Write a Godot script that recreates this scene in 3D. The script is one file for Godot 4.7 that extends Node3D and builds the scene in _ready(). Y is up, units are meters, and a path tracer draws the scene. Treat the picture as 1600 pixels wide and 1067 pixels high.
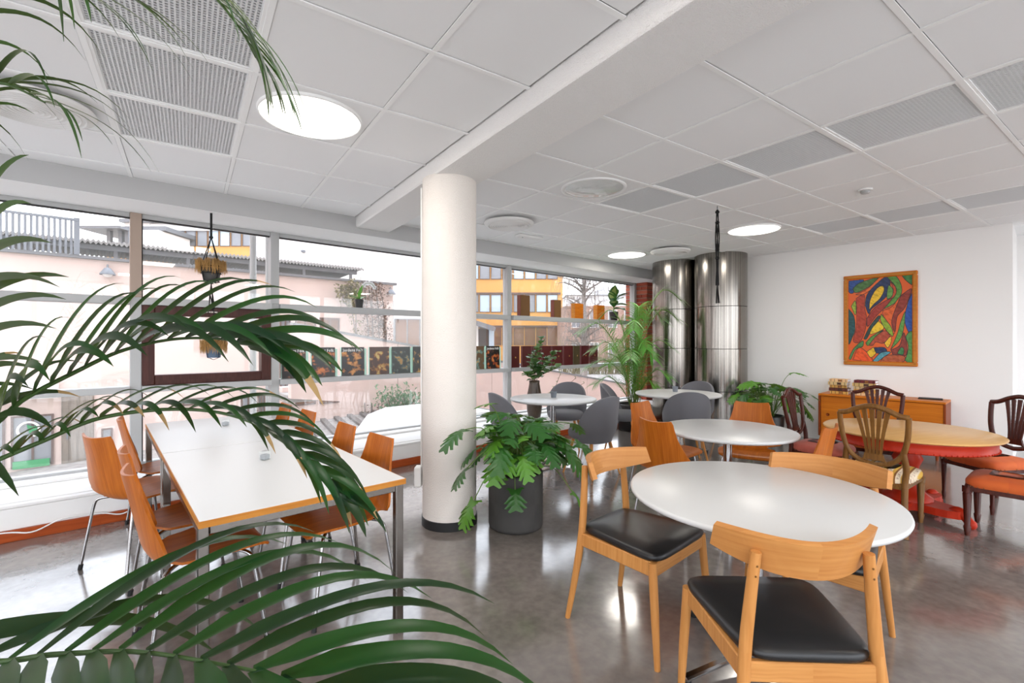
extends Node3D
# A canteen corner: window wall along x at z = -5.3, white wall at x = 7.5, camera at the origin of the plan.

const FOC := 735.0            # focal length in pixels of the 1600 x 1067 frame
const EYE := 1.35
const CS := 0.75301
const SN := 0.65801
const CEIL := 2.646
const GLASS_Z := -5.3

var M := {}
var cnt := {}
var rng := RandomNumberGenerator.new()

# ------------------------------------------------------------------ pixels to places
func cam2w(X: float, h: float, d: float) -> Vector3:
	return Vector3(CS * X + SN * d, h, SN * X - CS * d)
func K(px: float, py: float, d: float) -> Vector3:      # pixel at a known depth
	return cam2w((px - 800.0) / FOC * d, EYE - (py - 533.5) * d / FOC, d)
func KH(px: float, py: float, h: float) -> Vector3:     # pixel on a level plane
	var d := (EYE - h) * FOC / (py - 533.5)
	return K(px, py, d)
func KZ(px: float, py: float, zw: float) -> Vector3:    # pixel on a plane parallel to the window wall
	var r := (px - 800.0) / FOC
	return K(px, py, zw / (SN * r - CS))
func KX(px: float, py: float, xw: float) -> Vector3:    # pixel on a plane parallel to the white wall
	var r := (px - 800.0) / FOC
	return K(px, py, xw / (CS * r + SN))

# ------------------------------------------------------------------ nodes
func put(parent: Node, node: Node, called: String) -> void:
	var key := str(parent.get_instance_id()) + called
	var k: int = cnt.get(key, 0)
	cnt[key] = k + 1
	node.name = called if k == 0 else "%s_%03d" % [called, k]
	parent.add_child(node)
func tag(o: Node, label: String, category: String, group := "", kind := "") -> void:
	if label: o.set_meta("label", label)
	if category: o.set_meta("category", category)
	if group: o.set_meta("group", group)
	if kind: o.set_meta("kind", kind)
func thing(called: String, label: String, category: String, at := Vector3.ZERO, turn := 0.0, group := "") -> Node3D:
	var o := Node3D.new()
	put(self, o, called)
	o.position = at
	o.rotation.y = turn
	tag(o, label, category, group)
	return o
func setting(called: String, at := Vector3.ZERO, turn := 0.0) -> Node3D:
	var o := Node3D.new()
	put(self, o, called)
	o.position = at
	o.rotation.y = turn
	o.set_meta("kind", "structure")
	return o
func part(parent: Node, called: String, st: SurfaceTool, m: Material, at := Vector3.ZERO) -> MeshInstance3D:
	return inst(parent, called, mesh_of(st), m, Transform3D(Basis(), at))
func mesh_of(st: SurfaceTool) -> ArrayMesh:
	st.generate_normals()
	return st.commit()
func inst(parent: Node, called: String, mesh: Mesh, m: Material, xf := Transform3D()) -> MeshInstance3D:
	var o := MeshInstance3D.new()
	o.mesh = mesh
	o.material_override = m
	o.transform = xf
	put(parent, o, called)
	return o
func copy(src: Node3D, at: Vector3, turn: float, label: String) -> Node3D:
	var r: Node3D = src.duplicate()
	var base := String(src.name)
	if base.right(3).is_valid_int(): base = base.left(base.length() - 4)
	put(self, r, base)
	r.position = at
	r.rotation.y = turn
	r.set_meta("label", label)
	return r

# ------------------------------------------------------------------ shapes
func sk() -> SurfaceTool:
	var st := SurfaceTool.new()
	st.begin(Mesh.PRIMITIVE_TRIANGLES)
	return st
func tri_n(st: SurfaceTool, a: Vector3, b: Vector3, c: Vector3, n: Vector3) -> void:
	st.add_vertex(a)
	if (a - c).cross(a - b).dot(n) >= 0.0:
		st.add_vertex(b); st.add_vertex(c)
	else:
		st.add_vertex(c); st.add_vertex(b)
func quad_n(st: SurfaceTool, a: Vector3, b: Vector3, c: Vector3, d: Vector3, n: Vector3) -> void:
	tri_n(st, a, b, c, n); tri_n(st, a, c, d, n)
func bx(st: SurfaceTool, c: Vector3, s: Vector3, b := 0.0, basis := Basis()) -> void:
	var h := s * 0.5
	st.set_smooth_group(-1)
	b = minf(b, minf(h.x, minf(h.y, h.z)) * 0.9)
	for ax in 3:
		var p := (ax + 1) % 3
		var q := (ax + 2) % 3
		for sg in [-1.0, 1.0]:
			var v := []
			for k in [[-1.0, -1.0], [-1.0, 1.0], [1.0, 1.0], [1.0, -1.0]]:
				var w := Vector3.ZERO
				w[ax] = sg * h[ax]; w[p] = k[0] * (h[p] - b); w[q] = k[1] * (h[q] - b)
				v.append(c + basis * w)
			var n := Vector3.ZERO
			n[ax] = sg
			quad_n(st, v[0], v[1], v[2], v[3], basis * n)
		if b > 0.0:
			for s1 in [-1.0, 1.0]:
				for s2 in [-1.0, 1.0]:
					var e := []
					for k in [[-1.0, 0], [1.0, 0], [1.0, 1], [-1.0, 1]]:
						var w := Vector3.ZERO
						w[ax] = k[0] * (h[ax] - b)
						w[p] = s1 * (h[p] - (b if k[1] == 1 else 0.0))
						w[q] = s2 * (h[q] - (0.0 if k[1] == 1 else b))
						e.append(c + basis * w)
					var n := Vector3.ZERO
					n[p] = s1; n[q] = s2
					quad_n(st, e[0], e[1], e[2], e[3], basis * n)
	if b > 0.0:
		for sx in [-1.0, 1.0]:
			for sy in [-1.0, 1.0]:
				for sz in [-1.0, 1.0]:
					var S := Vector3(sx, sy, sz)
					tri_n(st, c + basis * (S * Vector3(h.x, h.y - b, h.z - b)), c + basis * (S * Vector3(h.x - b, h.y, h.z - b)), c + basis * (S * Vector3(h.x - b, h.y - b, h.z)), basis * S)
func box(c: Vector3, s: Vector3, b := 0.0, basis := Basis()) -> SurfaceTool:
	var st := sk()
	bx(st, c, s, b, basis)
	return st
func span(st: SurfaceTool, lo: Vector3, hi: Vector3, b := 0.0) -> void:
	bx(st, (lo + hi) * 0.5, (hi - lo).abs(), b)
func spanned(lo: Vector3, hi: Vector3, b := 0.0) -> SurfaceTool:
	var st := sk()
	span(st, lo, hi, b)
	return st
func bar(st: SurfaceTool, a: Vector3, b: Vector3, w: float, h: float, up := Vector3.UP, ch := 0.0) -> void:
	var z := (b - a).normalized()
	var x := up.cross(z).normalized()
	var y := z.cross(x)
	bx(st, (a + b) * 0.5, Vector3(w, h, a.distance_to(b)), ch, Basis(x, y, z))
func tube(st: SurfaceTool, pts: Array, r, n := 8, group := 0) -> void:
	st.set_smooth_group(group)
	var rows := []
	var t0: Vector3 = (pts[1] - pts[0]).normalized()
	var u: Vector3 = t0.cross(Vector3.UP if absf(t0.y) < 0.9 else Vector3.RIGHT).normalized()
	for i in pts.size():
		var a: Vector3 = pts[maxi(i - 1, 0)]
		var b: Vector3 = pts[mini(i + 1, pts.size() - 1)]
		var t := (b - a).normalized()
		u = (u - t * u.dot(t)).normalized()
		var v := t.cross(u)
		var rr: float = r[i] if r is Array else r
		var ring := []
		for k in n:
			var th := TAU * k / n
			ring.append(pts[i] + (u * cos(th) + v * sin(th)) * rr)
		rows.append(ring)
	for i in pts.size() - 1:
		for k in n:
			var k2 := (k + 1) % n
			st.add_vertex(rows[i][k]); st.add_vertex(rows[i + 1][k]); st.add_vertex(rows[i + 1][k2])
			st.add_vertex(rows[i][k]); st.add_vertex(rows[i + 1][k2]); st.add_vertex(rows[i][k2])
	st.set_smooth_group(-1)
	for e in [0, pts.size() - 1]:
		var nn: Vector3 = (pts[0] - pts[1]) if e == 0 else (pts[-1] - pts[-2])
		for k in range(1, n - 1):
			tri_n(st, rows[e][0], rows[e][k], rows[e][k + 1], nn)
func tubed(pts: Array, r, n := 8) -> SurfaceTool:
	var st := sk()
	tube(st, pts, r, n)
	return st
func lathe(st: SurfaceTool, prof: Array, n := 32, at := Vector3.ZERO, crease := false) -> void:
	var rows := []
	for p in prof:
		var ring := []
		for k in n:
			var th := TAU * k / n
			ring.append(at + Vector3(p[0] * sin(th), p[1], p[0] * cos(th)))
		rows.append(ring)
	for i in prof.size() - 1:
		st.set_smooth_group(i + 1 if crease else 0)
		for k in n:
			var k2 := (k + 1) % n
			if prof[i][0] > 1e-5:
				st.add_vertex(rows[i][k]); st.add_vertex(rows[i + 1][k2]); st.add_vertex(rows[i][k2])
			if prof[i + 1][0] > 1e-5:
				st.add_vertex(rows[i][k]); st.add_vertex(rows[i + 1][k]); st.add_vertex(rows[i + 1][k2])
func lathed(prof: Array, n := 32, at := Vector3.ZERO, crease := false) -> SurfaceTool:
	var st := sk()
	lathe(st, prof, n, at, crease)
	return st
func prism(st: SurfaceTool, poly: PackedVector2Array, z0: float, z1: float, xf := Transform3D()) -> void:
	st.set_smooth_group(-1)
	var ids := Geometry2D.triangulate_polygon(poly)
	var bz: Vector3 = xf.basis.z
	for i in range(0, ids.size(), 3):
		var a := poly[ids[i]]
		var b := poly[ids[i + 1]]
		var c := poly[ids[i + 2]]
		for e in [[z1, bz], [z0, -bz]]:
			tri_n(st, xf * Vector3(a.x, a.y, e[0]), xf * Vector3(b.x, b.y, e[0]), xf * Vector3(c.x, c.y, e[0]), e[1])
	var cw := Geometry2D.is_polygon_clockwise(poly)
	for i in poly.size():
		var a := poly[i]
		var b := poly[(i + 1) % poly.size()]
		var n := Vector3((b - a).y, -(b - a).x, 0) * (-1.0 if cw else 1.0)
		quad_n(st, xf * Vector3(a.x, a.y, z0), xf * Vector3(b.x, b.y, z0), xf * Vector3(b.x, b.y, z1), xf * Vector3(a.x, a.y, z1), xf.basis * n)
# a bent board: f(u, v) in -1..1 x 0..1, with thickness
func sheet(st: SurfaceTool, f: Callable, nu: int, nv: int, thick: float) -> void:
	var P := []
	for i in nv + 1:
		var row := []
		for j in nu + 1:
			row.append(f.call(-1.0 + 2.0 * j / nu, float(i) / nv))
		P.append(row)
	var T := []
	var B := []
	for i in nv + 1:
		var rt := []
		var rb := []
		for j in nu + 1:
			var du: Vector3 = P[i][mini(j + 1, nu)] - P[i][maxi(j - 1, 0)]
			var dv: Vector3 = P[mini(i + 1, nv)][j] - P[maxi(i - 1, 0)][j]
			var n := du.cross(dv).normalized() * thick * 0.5
			rt.append(P[i][j] + n); rb.append(P[i][j] - n)
		T.append(rt); B.append(rb)
	for i in nv:
		for j in nu:
			var n: Vector3 = T[i][j] - B[i][j]
			st.set_smooth_group(1)
			quad_n(st, T[i][j], T[i][j + 1], T[i + 1][j + 1], T[i + 1][j], n)
			st.set_smooth_group(2)
			quad_n(st, B[i][j], B[i][j + 1], B[i + 1][j + 1], B[i + 1][j], -n)
	st.set_smooth_group(3)
	for i in nv:
		quad_n(st, T[i][0], T[i + 1][0], B[i + 1][0], B[i][0], P[i][0] - P[i][1])
		quad_n(st, T[i][nu], T[i + 1][nu], B[i + 1][nu], B[i][nu], P[i][nu] - P[i][nu - 1])
	st.set_smooth_group(4)
	for j in nu:
		quad_n(st, T[0][j], T[0][j + 1], B[0][j + 1], B[0][j], P[0][j] - P[1][j])
		quad_n(st, T[nv][j], T[nv][j + 1], B[nv][j + 1], B[nv][j], P[nv][j] - P[nv - 1][j])
func spline(pts: Array, n: int) -> Array:               # Catmull-Rom through the points
	var out := []
	var m := pts.size()
	for i in n + 1:
		var t := float(i) / n * (m - 1)
		var k := mini(int(t), m - 2)
		var f := t - k
		var p0 = pts[maxi(k - 1, 0)]
		var p1 = pts[k]
		var p2 = pts[k + 1]
		var p3 = pts[mini(k + 2, m - 1)]
		out.append((p1 * 2.0 + (p2 - p0) * f + (p0 * 2.0 - p1 * 5.0 + p2 * 4.0 - p3) * f * f + (p1 * 3.0 - p0 - p2 * 3.0 + p3) * f * f * f) * 0.5)
	return out
func lerps(keys: Array, t: float) -> float:             # [[t, value], ...]
	for i in keys.size() - 1:
		if t <= keys[i + 1][0]:
			var f: float = clampf((t - keys[i][0]) / (keys[i + 1][0] - keys[i][0]), 0.0, 1.0)
			f = f * f * (3.0 - 2.0 * f)
			return lerpf(keys[i][1], keys[i + 1][1], f)
	return keys[-1][1]

# ------------------------------------------------------------------ materials
func c8(r: int, g: int, b: int) -> Color:
	return Color8(r, g, b)
func mat(col: Color, rough := 0.5, metal := 0.0) -> StandardMaterial3D:
	var m := StandardMaterial3D.new()
	m.albedo_color = col
	m.roughness = rough
	m.metallic = metal
	return m
func tex(img: Image) -> ImageTexture:
	img.generate_mipmaps()
	return ImageTexture.create_from_image(img)
func noise(seed_: int, freq: float, oct := 3) -> FastNoiseLite:
	var n := FastNoiseLite.new()
	n.seed = seed_
	n.noise_type = FastNoiseLite.TYPE_SIMPLEX_SMOOTH
	n.frequency = freq
	n.fractal_octaves = oct
	return n
# grain runs along V; colours between a and b
func grain(a: Color, b: Color, seed_: int, w := 256, h := 256, turn := false) -> ImageTexture:
	var n1 := noise(seed_, 0.05, 3)
	var n2 := noise(seed_ + 7, 0.012, 2)
	var img := Image.create(w, h, false, Image.FORMAT_RGB8)
	for y in h:
		for x in w:
			var wob := n2.get_noise_2d(x * 0.5, y * 0.7) * 9.0
			var v := 0.5 + 0.55 * n1.get_noise_2d(x * 2.6 + wob, y * 0.09) + 0.35 * n2.get_noise_2d(x * 3.0 + 400.0, y * 0.2)
			var c := a.lerp(b, clampf(v, 0.0, 1.0))
			if turn: img.set_pixel(y % w, x % h, c)
			else: img.set_pixel(x, y, c)
	return tex(img)
func mottle(a: Color, b: Color, seed_: int, freq: float, size := 512, oct := 4, stretch := 1.0) -> ImageTexture:
	var n1 := noise(seed_, freq, oct)
	var img := Image.create(size, size, false, Image.FORMAT_RGB8)
	for y in size:
		for x in size:
			img.set_pixel(x, y, a.lerp(b, clampf(0.5 + 0.75 * n1.get_noise_2d(x, y * stretch), 0.0, 1.0)))
	return tex(img)
func relief(seed_: int, freq: float, strength: float, size := 256, stretch := 1.0) -> ImageTexture:
	var n1 := noise(seed_, freq, 3)
	var img := Image.create(size, size, false, Image.FORMAT_RGB8)
	for y in size:
		for x in size:
			var v := clampf(0.5 + 0.6 * n1.get_noise_2d(x, y * stretch), 0.0, 1.0)
			img.set_pixel(x, y, Color(v, v, v))
	img.bump_map_to_normal_map(strength)
	return tex(img)
func triplanar(m: StandardMaterial3D, t: Texture2D, scale: float, world := false) -> StandardMaterial3D:
	m.albedo_texture = t
	m.uv1_triplanar = true
	m.uv1_world_triplanar = world
	m.uv1_scale = Vector3.ONE * scale
	return m
func wood(a: Color, b: Color, seed_: int, rough: float, scale: float, turn := false) -> StandardMaterial3D:
	var m := triplanar(mat(Color.WHITE, rough), grain(a, b, seed_, 256, 256, turn), scale)
	m.metallic_specular = 0.32
	return m
func bumped(m: StandardMaterial3D, t: Texture2D, amount: float, scale: float) -> StandardMaterial3D:
	m.normal_enabled = true
	m.normal_texture = t
	m.normal_scale = amount
	m.uv1_triplanar = true
	m.uv1_scale = Vector3.ONE * scale
	return m

func make_materials() -> void:
	M.white_paint = mat(c8(236, 235, 233), 0.6)
	M.wall = bumped(mat(c8(245, 243, 241), 0.75), relief(5, 0.12, 2.0), 0.12, 3.0)
	M.stipple = bumped(mat(c8(245, 243, 241), 0.85), relief(9, 0.2, 6.0), 0.7, 3.0)
	M.pillar = bumped(mat(c8(229, 222, 215), 0.7), relief(12, 0.16, 5.0), 0.4, 2.4)
	M.tile = bumped(mat(c8(242, 242, 242), 0.9), relief(15, 0.35, 3.0), 0.12, 5.0)
	M.tbar = mat(c8(248, 248, 247), 0.5)
	M.grille = mat(c8(225, 226, 227), 0.45, 0.0)
	M.plenum = mat(c8(236, 236, 235), 0.9)
	M.soffit = mat(c8(238, 238, 237), 0.7)
	M.fascia = mat(c8(188, 188, 188), 0.7)
	M.mullion_tan = mat(c8(168, 148, 134), 0.5)
	M.frame = mat(c8(178, 179, 179), 0.45)
	M.black = mat(c8(22, 22, 23), 0.5)
	M.rubber = mat(c8(28, 28, 28), 0.7)
	M.glass = mat(Color(0.93, 0.97, 0.96, 0.05), 0.0)
	M.glass.transparency = BaseMaterial3D.TRANSPARENCY_ALPHA
	M.jar = mat(Color(0.93, 0.97, 0.97, 0.2), 0.03)
	M.jar.transparency = BaseMaterial3D.TRANSPARENCY_ALPHA
	M.ply = wood(c8(192, 110, 36), c8(154, 78, 18), 21, 0.36, 2.4)
	M.ply_edge = mat(c8(205, 150, 85), 0.5)
	M.oak = wood(c8(206, 148, 86), c8(180, 118, 60), 22, 0.42, 2.2)
	M.oak_flat = wood(c8(204, 146, 84), c8(180, 118, 62), 23, 0.42, 2.2, true)
	M.edge_oak = wood(c8(205, 140, 62), c8(178, 112, 42), 24, 0.5, 2.0, true)
	M.teak = wood(c8(214, 126, 36), c8(192, 104, 26), 25, 0.38, 1.6, true)
	M.teak_dark = wood(c8(150, 70, 26), c8(120, 52, 18), 26, 0.4, 1.6)
	M.mahogany = wood(c8(92, 42, 30), c8(58, 24, 18), 27, 0.25, 3.0)
	M.walnut = wood(c8(138, 98, 50), c8(104, 68, 32), 28, 0.3, 3.0)
	M.maple = wood(c8(222, 178, 116), c8(208, 156, 92), 29, 0.3, 1.3, true)
	M.red_paint = triplanar(mat(Color.WHITE, 0.35), mottle(c8(196, 58, 30), c8(170, 40, 20), 31, 0.02, 128), 2.0)
	M.red_paint.metallic_specular = 0.3
	M.skirt = wood(c8(178, 84, 36), c8(148, 62, 24), 33, 0.4, 1.0, true)
	M.chrome = mat(c8(168, 166, 166), 0.14, 1.0)
	M.dull_chrome = mat(c8(124, 118, 112), 0.24, 1.0)
	M.table_white = mat(c8(210, 210, 209), 0.3)
	M.leather = bumped(mat(c8(24, 24, 25), 0.36), relief(35, 0.3, 3.0), 0.12, 6.0)
	M.grey_felt = triplanar(mat(Color.WHITE, 0.95), mottle(c8(122, 122, 126), c8(96, 96, 101), 37, 0.35, 256, 2), 3.0)
	M.grey_felt.rim_enabled = true
	M.grey_felt.rim = 0.3
	M.velvet_orange = triplanar(mat(Color.WHITE, 0.8), mottle(c8(206, 98, 34), c8(190, 80, 26), 38, 0.03, 128), 2.0)
	M.velvet_orange.rim_enabled = true
	M.velvet_orange.rim = 0.2
	M.velvet_pink = triplanar(mat(Color.WHITE, 0.8), mottle(c8(204, 106, 88), c8(182, 84, 66), 39, 0.03, 128), 2.0)
	M.velvet_pink.rim_enabled = true
	M.velvet_pink.rim = 0.5
	M.brass_nail = mat(c8(150, 96, 48), 0.4, 0.7)
	M.pot_grey = triplanar(mat(Color.WHITE, 0.75), mottle(c8(74, 72, 70), c8(60, 58, 57), 40, 0.02, 128), 2.0)
	M.pot_black = mat(c8(26, 26, 27), 0.35)
	M.soil = triplanar(mat(Color.WHITE, 1.0), mottle(c8(82, 52, 34), c8(44, 28, 20), 41, 0.2, 128), 8.0)
	M.rope = mat(c8(24, 23, 24), 0.9)
	M.straw = mat(c8(194, 150, 90), 0.9)
	M.straw.vertex_color_use_as_albedo = false
	M.vase = triplanar(mat(Color.WHITE, 0.3), mottle(c8(96, 80, 66), c8(56, 44, 36), 43, 0.05, 128, 3, 4.0), 6.0)
	for g in [["leaf", 40, 92, 34, 0.38], ["leaf_light", 84, 140, 38, 0.38], ["palm", 11, 38, 22, 0.36], ["palm_mid", 17, 56, 22, 0.36], ["areca", 78, 142, 48, 0.45], ["eucalypt", 92, 126, 76, 0.6], ["orchid_leaf", 60, 140, 50, 0.35], ["variegated", 150, 168, 92, 0.4], ["shrub", 86, 122, 92, 0.7]]:
		var m := mat(c8(g[1], g[2], g[3]), g[4])
		m.backlight_enabled = true
		m.backlight = Color(0.35, 0.42, 0.2)
		m.cull_mode = BaseMaterial3D.CULL_DISABLED
		M[g[0]] = m
	M.kentia_stem = mat(c8(58, 84, 36), 0.5)
	for g in ["palm", "palm_mid"]: M[g].metallic_specular = 0.3
	M.rachis = mat(c8(92, 122, 48), 0.5)
	M.dry_tip = mat(c8(150, 122, 78), 0.8)
	M.twig = mat(c8(106, 80, 56), 0.8)
	M.petal = mat(c8(240, 240, 244), 0.6)
	# brushed steel: fine upright streaks
	var sn := noise(51, 0.08, 3)
	var si := Image.create(512, 64, false, Image.FORMAT_RGB8)
	for x in 512:
		var v := 0.56 + 0.22 * sn.get_noise_1d(x * 6.0) + 0.24 * sn.get_noise_1d(x * 1.1 + 900.0)
		for y in 64:
			si.set_pixel(x, y, Color(v, v * 0.97, v * 0.93))
	M.steel = mat(Color.WHITE, 0.2, 1.0)
	M.steel.albedo_texture = tex(si)
	M.steel.uv1_triplanar = true
	M.steel.uv1_scale = Vector3.ONE * 2.0
	# polished dark concrete
	var f1 := noise(61, 0.006, 4)
	var f2 := noise(62, 0.05, 3)
	var fi := Image.create(1024, 1024, false, Image.FORMAT_RGB8)
	for y in 1024:
		for x in 1024:
			var v := 0.5 + 0.6 * f1.get_noise_2d(x, y) + 0.35 * f2.get_noise_2d(x, y)
			fi.set_pixel(x, y, c8(108, 101, 96).lerp(c8(142, 133, 127), clampf(v, 0.0, 1.0)))
	M.floor = triplanar(mat(Color.WHITE, 0.16), tex(fi), 0.3, true)
	M.floor.metallic_specular = 0.8
	M.floor.clearcoat_enabled = true
	M.floor.clearcoat = 0.6
	M.floor.clearcoat_roughness = 0.1
	M.floor.normal_enabled = true
	M.floor.normal_texture = relief(63, 0.02, 3.0, 512)
	M.floor.normal_scale = 0.06
	# outside
	M.plaster_pink = triplanar(mat(Color.WHITE, 0.9), mottle(c8(228, 206, 198), c8(218, 194, 186), 71, 0.01, 256), 0.25)
	M.plaster_cream = triplanar(mat(Color.WHITE, 0.9), mottle(c8(222, 203, 194), c8(212, 192, 183), 72, 0.01, 256), 0.2)
	M.plaster_white = triplanar(mat(Color.WHITE, 0.9), mottle(c8(240, 238, 234), c8(233, 230, 226), 73, 0.01, 256), 0.1)
	M.plaster_yellow = triplanar(mat(Color.WHITE, 0.9), mottle(c8(216, 162, 90), c8(208, 152, 80), 74, 0.01, 256), 0.1)
	M.brown_frame = mat(c8(96, 72, 64), 0.6)
	M.sash = wood(c8(82, 48, 42), c8(62, 34, 30), 75, 0.4, 2.0)
	M.pane_blue = mat(c8(186, 206, 222), 0.08)
	M.pane_grey = mat(c8(142, 146, 152), 0.1)
	M.pane_brown = mat(c8(118, 82, 58), 0.12)
	M.zinc = mat(c8(118, 120, 124), 0.5, 0.3)
	M.corrugate = mat(c8(126, 122, 118), 0.6)
	M.galvanised = mat(c8(118, 124, 132), 0.5)
	M.paving = triplanar(mat(Color.WHITE, 0.9), mottle(c8(180, 175, 170), c8(134, 129, 127), 76, 0.03, 256), 0.5)
	M.bounce_terrace = triplanar(mat(Color.WHITE, 0.9), mottle(c8(222, 220, 216), c8(206, 203, 198), 79, 0.03, 128), 0.5)  # kept pale so the added slabs throw light indoors
	M.sett = mat(c8(104, 96, 92), 0.9)
	M.door_wood = wood(c8(148, 136, 124), c8(120, 110, 100), 77, 0.7, 1.0)
	M.green_sign = mat(c8(42, 150, 88), 0.5)
	M.car_white = mat(c8(232, 234, 235), 0.25)
	M.car_glass = mat(c8(92, 116, 116), 0.05)
	M.bark = triplanar(mat(Color.WHITE, 0.9), mottle(c8(206, 200, 194), c8(92, 84, 80), 78, 0.06, 128), 2.0)
	M.branch = mat(c8(128, 118, 112), 0.9)
	M.ivy = mat(c8(122, 92, 70), 0.9)
	M.ivy_green = mat(c8(142, 134, 96), 0.9)
	M.mortar = mat(c8(176, 158, 146), 0.95)
	M.bricks = []
	for c in [[172, 84, 62], [156, 70, 50], [184, 98, 74], [142, 62, 46]]:
		M.bricks.append(bumped(mat(c8(c[0], c[1], c[2]), 0.9), relief(80, 0.2, 4.0), 0.4, 4.0))

# ------------------------------------------------------------------ world
func _ready() -> void:
	rng.seed = 20240
	var cam := Camera3D.new()
	cam.name = "camera"
	cam.position = Vector3(0, EYE, 0)
	cam.rotation_degrees = Vector3(0, -41.148, 0)
	cam.fov = rad_to_deg(2.0 * atan(533.5 / FOC))
	cam.near = 0.03
	cam.far = 300.0
	add_child(cam)
	cam.current = true
	var env := Environment.new()
	env.background_mode = Environment.BG_SKY
	var sky := Sky.new()
	var ps := ProceduralSkyMaterial.new()
	ps.sky_top_color = c8(222, 230, 242)
	ps.sky_horizon_color = c8(244, 246, 250)
	ps.ground_horizon_color = c8(214, 212, 210)
	ps.ground_bottom_color = c8(150, 148, 146)
	ps.energy_multiplier = 3.3
	sky.sky_material = ps
	env.sky = sky
	env.tonemap_mode = Environment.TONE_MAPPER_LINEAR
	env.tonemap_exposure = 1.76
	env.sdfgi_enabled = true
	env.ssao_enabled = true
	env.ssil_enabled = true
	var we := WorldEnvironment.new()
	we.name = "world_environment"
	we.environment = env
	add_child(we)
	make_materials()
	room()
	windows()
	ceiling_things()
	outside()
	furniture()
	wall_things()
	shelf_things()
	plants()
	palm()

# ------------------------------------------------------------------ ceiling grid: a runs across the beam, b along it
const MOD := 0.637
func gpt(a: float, b: float, y: float) -> Vector3:      # grid coordinates in modules
	var t := deg_to_rad(6.6)
	return Vector3(1.12 + (cos(t) * a + sin(t) * b) * MOD, y, -1.817 + (sin(t) * a - cos(t) * b) * MOD)

func gkey(a: float, b: float) -> Vector2i:
	return Vector2i(roundi(a * 10.0), roundi(b * 10.0))

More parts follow.
